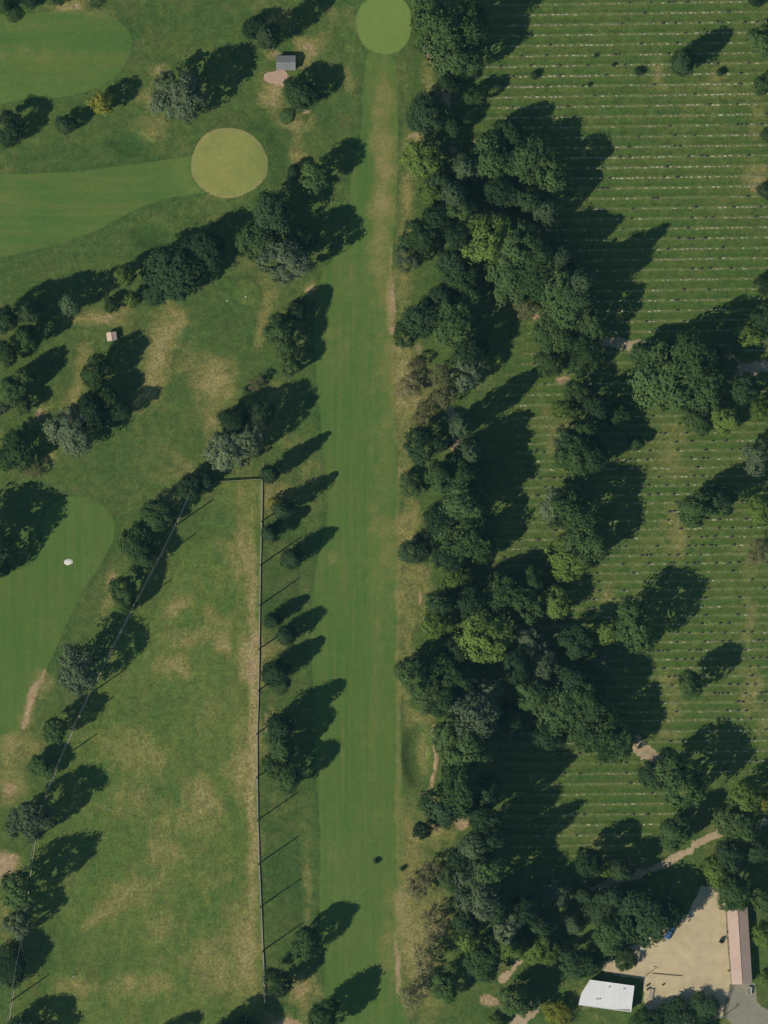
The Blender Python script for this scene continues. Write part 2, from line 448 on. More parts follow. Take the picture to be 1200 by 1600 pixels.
LUSH_SHADEB = [
    (205, 222, 40, 24, 0, .8), (240, 368, 42, 24, 0, .7), (500, 175, 40, 24, 0, .7), (70, 240, 100, 16, -5, .6), (290, 550, 20, 40, 0, .6), (280, 480, 40, 30, 0, .4), (340, 500, 50, 36, 0, .5),
    (639, 1175, 9, 44, 0, .75), (430, 220, 40, 60, 0, .5), (330, 30, 60, 20, 0, .4), (455, 1350, 30, 70, 0, .5), (320, 810, 60, 40, 0, .5), (240, 1100, 50, 40, 0, .35), (180, 720, 60, 40, 0, .4),  # the hollow's unlit left side, and net shade over darker grass, painted in
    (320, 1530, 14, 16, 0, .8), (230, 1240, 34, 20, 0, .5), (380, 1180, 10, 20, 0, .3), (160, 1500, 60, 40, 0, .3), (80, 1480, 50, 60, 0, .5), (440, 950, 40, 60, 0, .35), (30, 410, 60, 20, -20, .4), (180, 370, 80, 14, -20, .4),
    (100, 560, 60, 14, -25, .4), (650, 120, 24, 20, 0, .5), (820, 700, 20, 40, 0, .4), (1060, 160, 40, 14, 0, .4), (980, 220, 60, 16, 0, .4), (960, 1040, 40, 50, 0, .4), (1120, 1110, 30, 20, 0, .5), (940, 610, 30, 30, 0, .5),
    (760, 820, 20, 20, 0, .4), (160, 440, 120, 14, -25, .3), (650, 1370, 20, 30, 0, .3), (640, 1430, 20, 14, 0, .3),
]


def blobs(x, y, lst, seed):
    wx = x + (fbm(x, y, 7.0, seed) - 0.5) * 7.0
    wy = y + (fbm(x, y, 7.0, seed + 4) - 0.5) * 7.0
    v = np.zeros_like(x)
    for (cx, cy, rx, ry, a, s) in lst:
        X, Y = P(cx, cy)
        rx, ry = rx * M, ry * M
        rr = max(rx, ry) * 2.2 + 6
        k = np.nonzero((np.abs(x - X) < rr) & (np.abs(y - Y) < rr))[0]
        if len(k) == 0:
            continue
        # thin blobs are warped less so that they stay lines
        wq = min(1.0, min(rx, ry) / 4.0)
        dx = x[k] + (wx[k] - x[k]) * wq - X
        dy = y[k] + (wy[k] - y[k]) * wq - Y
        c, s_ = math.cos(R(-a)), math.sin(R(-a))
        # positive rotation leans the top of the blob towards +x
        u = (dx * c + dy * s_) / rx
        q = (-dx * s_ + dy * c) / ry
        g = np.exp(-1.2 * (u * u + q * q) ** 1.3) * s
        v[k] = np.maximum(v[k], g) + 0.25 * np.minimum(v[k], g)
    return np.clip(v, 0, 1.3)


def row_pattern(x, y):
    """worn line along each row of graves, and darker grass with painted shade beside it"""
    px = x / M + 600
    py = 800 - y / M + 0.015 * (px - 900)
    sp = np.where((py > 640) & (py < 1140), 13.6, 16.04)
    ph = np.where((py > 640) & (py < 1140), (py - 652.0) / 13.6, (py - 6.5) / 16.04)
    d = np.abs(ph - np.round(ph)) * sp * M
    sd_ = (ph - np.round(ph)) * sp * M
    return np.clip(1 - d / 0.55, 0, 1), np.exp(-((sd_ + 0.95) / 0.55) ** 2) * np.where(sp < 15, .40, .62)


COLLARS = []


def set_attrs(me, x, y, rows=False, collars=False):
    for nm, lst, sd in (("dry", DRY_LITB, 11), ("dirt", DIRTB, 21), ("lush", LUSH_SHADEB, 31)):
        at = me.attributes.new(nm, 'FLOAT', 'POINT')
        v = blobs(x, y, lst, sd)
        if nm == "lush" and collars:
            for op, amt, wdt in COLLARS:
                lo, hi = op.min(0) - 8, op.max(0) + 8
                k = np.nonzero((x > lo[0]) & (x < hi[0]) & (y > lo[1]) & (y < hi[1]))[0]
                if len(k):
                    d = seg_dist(x[k], y[k], op, True)
                    d = np.where(inside(x[k], y[k], op), 99.0, d)
                    c = amt * np.exp(-(d / wdt) ** 2) * np.clip(fbm(x[k], y[k], 12, 55) * 2.6 - .5, 0, 1)
                    v[k] = np.maximum(v[k], c)
        at.data.foreach_set("value", v.astype(np.float32))
    if rows:
        for nm, v in zip(("row", "band"), row_pattern(x, y)):
            at = me.attributes.new(nm, 'FLOAT', 'POINT')
            at.data.foreach_set("value", v.astype(np.float32))


def mesh_from(name, verts, faces_idx, nper):
    me = bpy.data.meshes.new(name)
    nf = len(faces_idx)
    me.vertices.add(len(verts))
    me.vertices.foreach_set("co", np.asarray(verts, dtype=np.float32).ravel())
    me.loops.add(nf * nper)
    me.loops.foreach_set("vertex_index", np.asarray(faces_idx, dtype=np.int32).ravel())
    me.polygons.add(nf)
    me.polygons.foreach_set("loop_start", np.arange(nf, dtype=np.int32) * nper)
    me.polygons.foreach_set("loop_total", np.full(nf, nper, dtype=np.int32))
    me.update(calc_edges=True)
    return me


def grid(xs, ys):
    X, Y = np.meshgrid(xs, ys)
    nx = len(xs)
    i = np.arange(len(ys) - 1)[:, None] * nx + np.arange(nx - 1)[None, :]
    F = np.stack([i, i + 1, i + nx + 1, i + nx], -1).reshape(-1, 4)
    return X.ravel(), Y.ravel(), F


def smooth_poly(pts, closed=True, n=8):
    pts = [np.array(p, float) for p in pts]
    out = []
    L = len(pts)
    rngk = range(L) if closed else range(L - 1)
    for i in rngk:
        if closed:
            p0, p1, p2, p3 = pts[i - 1], pts[i], pts[(i + 1) % L], pts[(i + 2) % L]
        else:
            p0, p1, p2, p3 = pts[max(i - 1, 0)], pts[i], pts[i + 1], pts[min(i + 2, L - 1)]
        for k in range(n):
            t = k / n
            out.append(0.5 * ((2 * p1) + (-p0 + p2) * t + (2 * p0 - 5 * p1 + 4 * p2 - p3) * t * t + (-p0 + 3 * p1 - 3 * p2 + p3) * t ** 3))
    if not closed:
        out.append(pts[-1])
    return np.array(out)


def seg_dist(x, y, pts, closed):
    d = np.full(x.shape, 1e9)
    n = len(pts)
    for i in range(n if closed else n - 1):
        a = pts[i]
        b = pts[(i + 1) % n]
        ab = b - a
        t = np.clip(((x - a[0]) * ab[0] + (y - a[1]) * ab[1]) / max(ab @ ab, 1e-9), 0, 1)
        d = np.minimum(d, np.hypot(x - a[0] - t * ab[0], y - a[1] - t * ab[1]))
    return d


def inside(x, y, pts):
    r = np.zeros(x.shape, bool)
    n = len(pts)
    for i in range(n):
        a, b = pts[i], pts[(i + 1) % n]
        c = ((a[1] > y) != (b[1] > y)) & (x < (b[0] - a[0]) * (y - a[1]) / (b[1] - a[1] + 1e-12) + a[0])
        r ^= c
    return r


def sheet(name, pts_px, mat, layer, cell=0.5, smooth=True, line_w=None, rag=0.0, rows=False, n=8, label=None):
    """a sheet lying on the ground inside an outline (or along a line of half-width line_w, metres)"""
    pts = smooth_poly(pts_px, line_w is None, n) if smooth else np.array(pts_px, float)
    pts = np.array([P(*p) for p in pts])
    pad = (line_w or 0) + 2
    x0, y0 = pts.min(0) - pad
    x1, y1 = pts.max(0) + pad
    X, Y, F = grid(np.arange(x0, x1 + cell, cell), np.arange(y0, y1 + cell, cell))

    def sdf(x, y):
        d = seg_dist(x, y, pts, line_w is None)
        if line_w is None:
            d = np.where(inside(x, y, pts), -d, d)
        else:
            d = d - line_w
        if rag:
            d = d + (fbm(x, y, 2.4, 41, 4) - 0.5) * 2 * rag
        return d
    sd = sdf(X, Y)
    for _ in range(2):
        k = np.nonzero(np.abs(sd) < cell * 0.62)[0]
        if len(k) == 0:
            break
        e = 0.05
        gx = (sdf(X[k] + e, Y[k]) - sdf(X[k] - e, Y[k])) / (2 * e)
        gy = (sdf(X[k], Y[k] + e) - sdf(X[k], Y[k] - e)) / (2 * e)
        gl = np.maximum(np.hypot(gx, gy), 0.3)
        X[k] -= sd[k] * gx / gl ** 2
        Y[k] -= sd[k] * gy / gl ** 2
        sdk = sdf(X[k], Y[k])
        sd[k] = np.where(np.abs(sdk) < cell * 0.3, 0.0, sdk)
    keep = (sd[F] <= 1e-6).all(1)
    F = F[keep]
    # drop cells that the snapping folded or squeezed flat
    fx, fy = X[F], Y[F]
    ok_ = np.ones(len(F), bool)
    for k in range(4):
        a_, b_, c_ = k, (k + 1) % 4, (k + 2) % 4
        cr = (fx[:, b_] - fx[:, a_]) * (fy[:, c_] - fy[:, b_]) - (fy[:, b_] - fy[:, a_]) * (fx[:, c_] - fx[:, b_])
        ok_ &= cr > -0.02 * cell * cell
    ar = sum(fx[:, k] * fy[:, (k + 1) % 4] - fx[:, (k + 1) % 4] * fy[:, k] for k in range(4)) * .5
    F = F[ok_ & (ar > 0.03 * cell * cell)]
    used = np.unique(F)
    mp = np.full(len(X), -1)
    mp[used] = np.arange(len(used))
    X, Y = X[used], Y[used]
    F = mp[F]
    Z = hgt(X, Y) + layer * 0.02
    me = mesh_from(name, np.stack([X, Y, Z], 1), F, 4)
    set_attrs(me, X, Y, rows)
    me.shade_smooth()
    me.materials.append(mat)
    o = new_obj(name, me)
    tag(o, label=label, kind='structure')
    return o


TURF = [
    ("fairway", [(575, 84), (568, 130), (566, 190), (548, 280), (545, 360), (500, 440), (492, 520), (496, 600), (505, 700), (512, 800), (492, 900), (486, 1000), (490, 1080), (494, 1200), (500, 1300), (500, 1420), (508, 1520), (512, 1640), (632, 1640), (628, 1500), (634, 1400), (628, 1200), (622, 1000), (622, 760), (614, 560), (612, 420), (620, 300), (622, 180), (618, 100), (606, 86), (590, 86)], MAT['fair'], 1, "long mown fairway running from the bottom of the course to the bright green"),
    ("fairway", [(-30, 30), (40, 22), (110, 16), (160, 20), (190, 36), (206, 62), (200, 92), (180, 118), (140, 142), (90, 152), (30, 156), (-30, 158)], MAT['fairh'], 1, "rounded fairway end at the top left corner"),
    ("fairway", [(-30, 284), (40, 272), (120, 268), (200, 258), (280, 247), (325, 243), (340, 270), (330, 298), (280, 306), (220, 324), (150, 360), (80, 384), (0, 403), (-30, 408)], MAT['fairh'], 1, "mown approach leading to the large round putting green"),
    ("fairway", [(-30, 905), (10, 895), (60, 870), (72, 800), (100, 780), (130, 776), (160, 790), (178, 815), (176, 845), (155, 885), (125, 930), (100, 985), (75, 1040), (50, 1090), (30, 1140), (5, 1190), (-30, 1240)], MAT['fair'], 1, "fairway end with the white sand spot beside the leaning net"),
    ("putting_green", [(414.9, 255.0), (411.2, 275.1), (397.1, 290.6), (378.9, 301.0), (358.0, 306.1), (336.4, 302.4), (318.0, 291.5), (305.5, 274.8), (302.9, 255.0), (307.7, 236.0), (317.9, 218.5), (336.0, 206.7), (358.0, 204.1), (379.3, 208.2), (397.2, 219.3), (409.0, 235.8)], MAT['green'], 2, "large round putting green of pale yellow-green turf"),
    ("putting_green", [(557, 40), (564, 10), (590, -6), (620, -6), (638, 12), (642, 40), (636, 66), (618, 82), (594, 84), (570, 72)], MAT['green2'], 2, "bright green putting green at the top end of the long fairway"),
    ("putting_green", [(364, 455), (370, 442), (384, 437), (400, 443), (407, 457), (402, 470), (388, 477), (372, 471)], MAT['range'], 2, "small round practice green under the trees"),
]
for a in TURF:
    op = np.array([P(*p) for p in smooth_poly(a[1], True, 4)])
    COLLARS.append((op, 0.75 if a[0] == "fairway" else 0.6, 2.2))

# ground: fine inside the surveyed area, coarse out to the horizon
xs = np.concatenate([[-6000, -3000, -1200, -500, -250], np.arange(-140, 140.1, 0.8), [250, 500, 1200, 3000, 6000]])
ys = np.concatenate([[-6000, -3000, -1200, -500, -300], np.arange(-180, 180.1, 0.8), [300, 500, 1200, 3000, 6000]])
X, Y, F = grid(xs, ys)
me = mesh_from("ground", np.stack([X, Y, hgt(X, Y)], 1), F, 4)
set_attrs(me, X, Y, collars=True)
me.shade_smooth()
me.materials.append(MAT['rough'])
tag(new_obj("ground", me), kind='structure', label="rough grass ground of the golf course and the wood")

for nm, pp, mt, ly, lb in TURF:
    sheet(nm, pp, mt, ly, 0.5, label=lb)
    if nm == "putting_green" and mt is not MAT['range']:
        cxp = sum(p[0] for p in pp) / len(pp)
        cyp = sum(p[1] for p in pp) / len(pp)
        rr = 1.075 if mt is MAT['green'] else 1.05
        sheet("green_collar", [(cxp + (p[0] - cxp) * rr, cyp + (p[1] - cyp) * rr) for p in pp], MAT['collar'] if mt is MAT['green'] else MAT['fair'], 1.5, 0.5, label="pale collar of turf round the %s putting green" % ("large round" if mt is MAT['green'] else "bright top"))
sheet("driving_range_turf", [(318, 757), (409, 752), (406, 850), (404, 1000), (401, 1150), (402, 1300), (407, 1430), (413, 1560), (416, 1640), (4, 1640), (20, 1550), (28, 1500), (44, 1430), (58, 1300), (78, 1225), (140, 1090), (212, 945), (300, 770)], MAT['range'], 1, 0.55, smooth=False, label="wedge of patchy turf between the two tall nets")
sheet("cemetery_lawn", [(812, -30), (770, 60), (742, 110), (722, 150), (770, 200), (830, 300), (820, 540), (786, 600), (806, 690), (792, 820), (748, 850), (760, 890), (800, 1000), (782, 1160), (800, 1330), (930, 1350), (1040, 1290), (1090, 1250), (1160, 1200), (1230, 1190), (1230, -30)], MAT['cem'], 1, 0.42, rows=True, label="cemetery lawn striped by rows of graves")
sheet("gravel_yard", [(1096, 1385), (1122, 1385), (1137, 1420), (1140, 1480), (1144, 1536), (1134, 1566), (1128, 1590), (1100, 1600), (1030, 1600), (1008, 1575), (1004, 1530), (945, 1520), (938, 1506), (985, 1480), (1040, 1450), (1075, 1425)], MAT['yard'], 1, 0.4, rag=0.7, smooth=False, label="sandy gravel yard between the white-roofed building and the pink shed")
sheet("concrete_drive", [(1140, 1537), (1180, 1536), (1183, 1565), (1190, 1572), (1230, 1596), (1230, 1640), (1150, 1606), (1133, 1590), (1135, 1566)], MAT['concrete'], 2, 0.4, smooth=False, label="grey concrete drive below the pink shed")
sheet("concrete_pad", [(417, 113), (446, 111), (448, 124), (436, 131), (415, 127)], MAT['pad'], 1, 0.25, rag=0.4, n=3, label="pinkish concrete pad in front of the grey kiosk")
PATHS = [
    ([(905, 512), (940, 530), (985, 540), (998, 539)], 1.7, "dirt path between the wood and the huge cemetery tree"),
    ([(1160, 577), (1190, 574), (1230, 572)], 1.9, "bare track at the frame edge beyond the huge cemetery tree"),
    ([(706, 640), (712, 680), (714, 700)], 1.3, "pale bare path in the gap of the wood beside the brown trees"),
    ([(982, 1155), (1000, 1168), (1030, 1190), (1036, 1194)], 2.2, "short bare track at the foot of the middle cemetery trees"),
    ([(1230, 1270), (1190, 1288), (1140, 1297), (1105, 1310), (1035, 1352), (975, 1372), (930, 1388), (905, 1402)], 1.15, "winding dirt track below the cemetery lawn"),
    ([(816, 1496), (795, 1522), (785, 1530)], 1.3, "bare track between the light green trees low in the wood"),
    ([(834, 1574), (815, 1592), (800, 1620)], 2.0, "bare track at the bottom edge beside the yellow bush"),
]
for pts, wd, lb in PATHS:
    sheet("dirt_path", pts, MAT['dirt'], 3, 0.35, line_w=wd, rag=1.5, n=6, label=lb)

# ------------------------------------------------------------------ trees
LEAFV = np.array([[1, 0], [0, .62], [-1, 0], [0, -.62]])


def leaf_mesh(name, C, N, S, tint, zs=1.0):
    """rhombic leaf sprays at C with normals N, half-length S; zs flattens z offsets"""
    n = len(C)
    g = np.random.default_rng(len(name) * 31 + n)
    N = N / np.linalg.norm(N, axis=1, keepdims=True)
    a = g.normal(size=(n, 3))
    t1 = np.cross(N, a)
    t1 /= np.linalg.norm(t1, axis=1, keepdims=True) + 1e-9
    t2 = np.cross(N, t1)
    V = C[:, None, :] + S[:, None, None] * (LEAFV[None, :, 0, None] * t1[:, None, :] + LEAFV[None, :, 1, None] * t2[:, None, :]) * np.array([1, 1, zs])
    me = mesh_from(name, V.reshape(-1, 3), np.arange(n * 4).reshape(-1, 4), 4)
    at = me.attributes.new("tint", 'FLOAT', 'FACE')
    at.data.foreach_set("value", np.clip(tint, 0, 1).astype(np.float32))
    return me


def crown_round(name, seed, nb=46, br=0.27, per=130, leaf=0.046, zc=0.51, zr=0.43, lobes=0.20, prof=None, fill=0.8, zs=0.5):
    g = np.random.default_rng(seed)
    i = np.arange(nb) + 0.5
    ph = np.arccos(1 - 1.86 * i / nb)
    th = math.pi * (1 + 5 ** 0.5) * i + g.random() * 6
    ph = ph + g.normal(0, .12, nb)
    th = th + g.normal(0, .25, nb)
    q = g.random(2) * 6
    lob = 1 + lobes * np.sin(2 * th + q[0]) + lobes * 0.7 * np.sin(3 * th + q[1])
    rad = (0.66 + 0.36 * g.random(nb)) * lob
    inner = g.random(nb) > fill
    rad[inner] *= 0.55
    bs = br * (0.45 + 0.95 * g.random(nb) ** 1.3)
    sp = np.sin(ph)
    cz = np.cos(ph)
    B = np.stack([np.cos(th) * sp * rad * (1 - br * 0.9), np.sin(th) * sp * rad * (1 - br * 0.9), zc + cz * zr * (0.8 + 0.2 * rad)], 1)
    if prof:
        f = np.array([prof(z) for z in B[:, 2]])
        B[:, 0] = np.cos(th) * f * (0.7 + 0.3 * g.random(nb)) * (1 - br * 0.6)
        B[:, 1] = np.sin(th) * f * (0.7 + 0.3 * g.random(nb)) * (1 - br * 0.6)
        bs = bs * (0.45 + 0.6 * f)
    C, N, T, S = [], [], [], []
    for b in range(nb):
        d = g.normal(size=(per, 3))
        d[:, 2] += 0.35
        d /= np.linalg.norm(d, axis=1, keepdims=True)
        rr = bs[b] * (0.50 + 0.60 * g.random(per) ** 0.6) * np.where(g.random(per) < .1, 1.35, 1.0)
        C.append(B[b] + d * rr[:, None] * np.array([1, 1, zs]))
        cd = np.array([B[b, 0], B[b, 1], (B[b, 2] - zc) / zr * 0.8])
        N.append(d * .65 + cd * .75 + g.normal(0, .32, (per, 3)) + np.array([0, 0, .12]))
        T.append(np.full(per, g.random()) * 0.6 + g.random(per) * 0.4)
        S.append(leaf * (0.6 + 0.8 * g.random(per)))
    return leaf_mesh(name, np.concatenate(C), np.concatenate(N), np.concatenate(S), np.concatenate(T), zs), B


def crown_multi(name, seed, K=5, nb=120, br=0.15, per=62, leaf=0.043, zs=0.5, spread=0.40, sub=(.40, .62), keep=1.0):
    g = np.random.default_rng(seed)
    subs = [(g.normal(0, .06), g.normal(0, .06), .52, sub[1] * (.92 + .16 * g.random()), .43)]
    a0 = g.random() * 6.28
    for k in range(K):
        a = a0 + 6.28 * k / K + g.normal(0, .35)
        rho = spread * (.75 + .5 * g.random())
        rk = sub[0] + (sub[1] - sub[0]) * g.random() * .8
        zr = .30 + .12 * g.random()
        subs.append((math.cos(a) * rho, math.sin(a) * rho, .44 + .08 * g.random(), min(rk, 1.02 - rho), zr))
    tot = sum(q[3] ** 2 for q in subs)
    C, N, T, S, Bc = [], [], [], [], []
    for (cx, cy, cz, rk, zr) in subs:
        n = int(nb * 1.7 * rk ** 2 / tot) + 6
        d = g.normal(size=(n, 3))
        d /= np.linalg.norm(d, axis=1, keepdims=True)
        d[:, 2] = np.where(d[:, 2] < -.75, -d[:, 2], d[:, 2])
        sh = (rk - br * .45) / rk * (.84 + .22 * g.random(n))
        B = np.array([cx, cy, cz]) + d * sh[:, None] * np.array([rk, rk, zr])
        ok = np.ones(n, bool)
        for (ox, oy, oz, ork, ozr) in subs:
            if (ox, oy) == (cx, cy):
                continue
            q = ((B[:, 0] - ox) / ork) ** 2 + ((B[:, 1] - oy) / ork) ** 2 + ((B[:, 2] - oz) / ozr) ** 2
            ok &= q > .60
        ok &= g.random(n) < keep
        tl = g.random() * .35
        for b, dd in zip(B[ok], d[ok]):
            Bc.append(b)
            m = int(per * (.6 + .8 * g.random()))
            e = g.normal(size=(m, 3))
            e[:, 2] += .3
            e /= np.linalg.norm(e, axis=1, keepdims=True)
            bs = br * (.6 + .8 * g.random())
            rr = bs * (.35 + .75 * g.random(m) ** .6) * np.where(g.random(m) < .12, 1.4, 1.0)
            C.append(b + e * rr[:, None] * np.array([1, 1, zs]))
            N.append(e * .5 + dd * .85 + g.normal(0, .36, (m, 3)) + np.array([0, 0, .10]))
            T.append(tl + g.random() * .35 + g.random(m) * .30)
            S.append(leaf * (.55 + .9 * g.random(m)))
    return leaf_mesh(name, np.concatenate(C), np.concatenate(N), np.concatenate(S), np.concatenate(T), zs), np.array(Bc)


def crown_cone(name, seed, levels=20, leaf=0.075, zs=0.25):
    g = np.random.default_rng(seed)
    C, N, T, S = [], [], [], []
    for k in range(levels):
        z = 0.06 + 0.93 * (k / (levels - 1)) ** 0.92
        Rz = max(0.05, (1 - z) ** 0.78)
        nb = max(4, int(17 * Rz) + 2)
        a0 = g.random() * 6
        for b in range(nb):
            a = a0 + b * 2 * math.pi / nb + g.normal(0, .12)
            L = Rz * (0.78 + 0.30 * g.random())
            m = max(5, int(26 * L))
            t = np.linspace(0.12, 1, m)
            sp = 0.09 * (1.15 - t)
            x = np.cos(a) * L * t + g.normal(0, 1, m) * sp
            y = np.sin(a) * L * t + g.normal(0, 1, m) * sp
            zz = z - 0.05 * t * L + g.normal(0, .008, m)
            C.append(np.stack([x, y, zz], 1))
            N.append(np.stack([np.cos(a) * .5 + g.normal(0, .4, m), np.sin(a) * .5 + g.normal(0, .4, m), .8 + g.normal(0, .35, m)], 1))
            T.append(np.full(m, g.random()) * 0.5 + 0.5 * t)
            S.append(leaf * (0.7 + .6 * g.random(m)) * (0.5 + 0.6 * Rz))
    return leaf_mesh(name, np.concatenate(C), np.concatenate(N), np.concatenate(S), np.concatenate(T), zs), None


def tubes(name, segs, ns=6):
    V, Fc = [], []
    for (a, b, ra, rb) in segs:
        a, b = np.array(a, float), np.array(b, float)
        d = b - a
        d = d / (np.linalg.norm(d) + 1e-9)
        u = np.cross(d, [0.3, 0.9, 0.1])
        u /= np.linalg.norm(u)
        v = np.cross(d, u)
        o = len(V)
        for c, r in ((a, ra), (b, rb)):
            for k in range(ns):
                t = 2 * math.pi * k / ns
                V.append(c + r * (math.cos(t) * u + math.sin(t) * v))
        for k in range(ns):
            Fc.append((o + k, o + (k + 1) % ns, o + ns + (k + 1) % ns, o + ns + k))
    return mesh_from(name, np.array(V), np.array(Fc), 4)


def trunk_mesh(name, seed, B, top=0.62, r0=0.055):
    g = np.random.default_rng(seed)
    k1 = np.array([g.normal(0, .02), g.normal(0, .02), top * 0.45])
    k2 = np.array([g.normal(0, .04), g.normal(0, .04), top])
    segs = [((0, 0, -0.02), k1, r0, r0 * .75), (k1, k2, r0 * .75, r0 * .35)]
    if B is not None:
        for b in B[g.permutation(len(B))[:10]]:
            s = k1 + (k2 - k1) * g.random() * .8
            m = s * .5 + b * .5 + np.array([0, 0, -.03])
            segs += [(s, m, r0 * .45, r0 * .3), (m, b, r0 * .3, r0 * .1)]
    else:
        segs.append((k2, (0, 0, .97), r0 * .35, r0 * .08))
    me = tubes(name, segs)
    me.materials.append(MAT['bark'])
    return me


def bare_mesh(name, seed):
    g = np.random.default_rng(seed)
    segs = []

    def rec(p, d, L, r, lev):
        q = p + d * L
        segs.append((p, q, r, r * .6))
        if lev == 0:
            return
        for _ in range(3):
            nd = d + g.normal(0, .75, 3) * np.array([1, 1, .45])
            nd /= np.linalg.norm(nd)
            rec(p + d * L * (0.55 + .45 * g.random()), nd * np.array([1, 1, .8]), L * .68, r * .55, lev - 1)
    rec(np.array([0, 0, -.02]), np.array([0.05, 0.02, 1.0]), .34, .06, 4)
    me = tubes(name, segs, 5)
    me.materials.append(MAT['palebark'])
    return me


PROTO = {}
ov = lambda z: max(0.10, min(1.0, 1.25 * math.sin(math.pi * min(1, max(0, (z - 0.05) / 1.0)) ** 0.8) ** 0.8 * (1.05 - 0.45 * z)))
for kind, nv in (('D', 10), ('L', 5), ('G', 7), ('P', 8), ('S', 4), ('C', 4), ('E', 4), ('Y', 3), ('B', 4), ('b', 3)):
    PROTO[kind] = []
    for v in range(nv):
        sd = ord(kind) * 100 + v
        nm = "crown_mesh"
        if kind in 'DL':
            cm, B = crown_multi(nm, sd, K=4 + v % 4, nb=125, br=0.150, per=52, leaf=.047)
        elif kind == 'G':
            cm, B = crown_multi(nm, sd, K=5 + v % 3, nb=130, br=0.13, per=58, leaf=.040, spread=.46, sub=(.34, .56), keep=.86)
        elif kind == 'P':
            cm, B = crown_multi(nm, sd, K=3 + v % 3, nb=110, br=0.17, per=60, leaf=.047, spread=.34, sub=(.46, .70))
        elif kind == 'S':
            cm, B = crown_cone(nm, sd)
        elif kind == 'C':
            cm, B = crown_round(nm, sd, nb=60, br=0.34, per=90, leaf=0.085, zc=.54, zr=.44, lobes=.08, prof=ov, zs=.22)
        elif kind == 'E':
            cm, B = crown_round(nm, sd, nb=80, br=0.27, per=90, leaf=0.062, zc=.52, zr=.45, lobes=.12, prof=ov, zs=.3)
        elif kind == 'Y':
            cm, B = crown_round(nm, sd, nb=40, br=0.22, per=90, leaf=0.06, lobes=.2, fill=.75)
        elif kind == 'B':
            cm, B = crown_multi(nm, sd, K=6, nb=120, br=0.13, per=20, leaf=.040, spread=.5, sub=(.30, .52), keep=.8)
        else:
            cm, B = crown_round(nm, sd, nb=22, br=0.36, per=60, leaf=0.10, zc=.50, zr=.36, lobes=.08)
        cm.materials.append(LEAF[{'C': 'P', 'E': 'S', 'b': 'D'}.get(kind, kind)])
        tm = trunk_mesh("trunk_mesh", sd, B, r0={'C': .09, 'S': .06, 'b': .05, 'Y': .06}.get(kind, .05))
        PROTO[kind].append((cm, tm))
PROTO['X'] = [(None, bare_mesh("bare_mesh", 5))]
for dk in ('shrub_dark',):
    cm, B = crown_round("crown_mesh", 991, nb=22, br=0.36, per=60, leaf=0.10, zc=.50, zr=.36, lobes=.08)
    cm.materials.append(LEAF['P'])
    PROTO['d'] = [(cm, trunk_mesh("trunk_mesh", 991, B))]

NAME = {'D': 'broadleaf_tree', 'L': 'broadleaf_tree', 'G': 'grey_green_tree', 'P': 'evergreen_tree', 'S': 'spruce_tree', 'E': 'fir_tree', 'C': 'columnar_tree',
        'Y': 'yellow_tree', 'B': 'thinning_tree', 'b': 'shrub', 'd': 'shrub', 'X': 'bare_tree'}
LOOK = {'D': 'green broadleaf tree', 'L': 'light green leafy tree', 'G': 'grey-green feathery tree', 'P': 'dark dense evergreen', 'S': 'pointed blue-green spruce', 'E': 'tall egg-shaped fir',
        'C': 'slim dark column tree', 'Y': 'yellow-leaved tree', 'B': 'brownish thin-leaved tree', 'b': 'low green shrub', 'd': 'small dark shrub', 'X': 'pale leafless tree'}
TREES_PX = []
_tn = [0]


def tree(px, py, r, H, kind, label, group=None):
    """r in survey units, H in metres; crown drawn centred on the trunk"""
    i = _tn[0]
    _tn[0] += 1
    g = random.Random(i * 13 + 5)
    x, y = P(px, py)
    k = (CAM_H - 0.6 * H) / CAM_H
    x, y = x * k, y * k
    cm, tm = PROTO[kind][i % len(PROTO[kind])]
    root = empty(NAME[kind], (x, y, h1(x, y)), g.random() * 6.283)
    rm = r * M * 1.10
    e = 1 + g.uniform(-.13, .13)
    root.rotation_euler[0] = g.uniform(-.07, .07)
    root.rotation_euler[1] = g.uniform(-.07, .07)
    if kind not in 'bdX':
        H *= 1.15
    root.scale = (rm * e, rm / e, H)
    tag(root, label, 'shrub' if kind in 'bd' else 'tree', group)
    new_obj("trunk", tm, root)
    if cm:
        new_obj("crown", cm, root)
    TREES_PX.append((px, py, r))
    return root


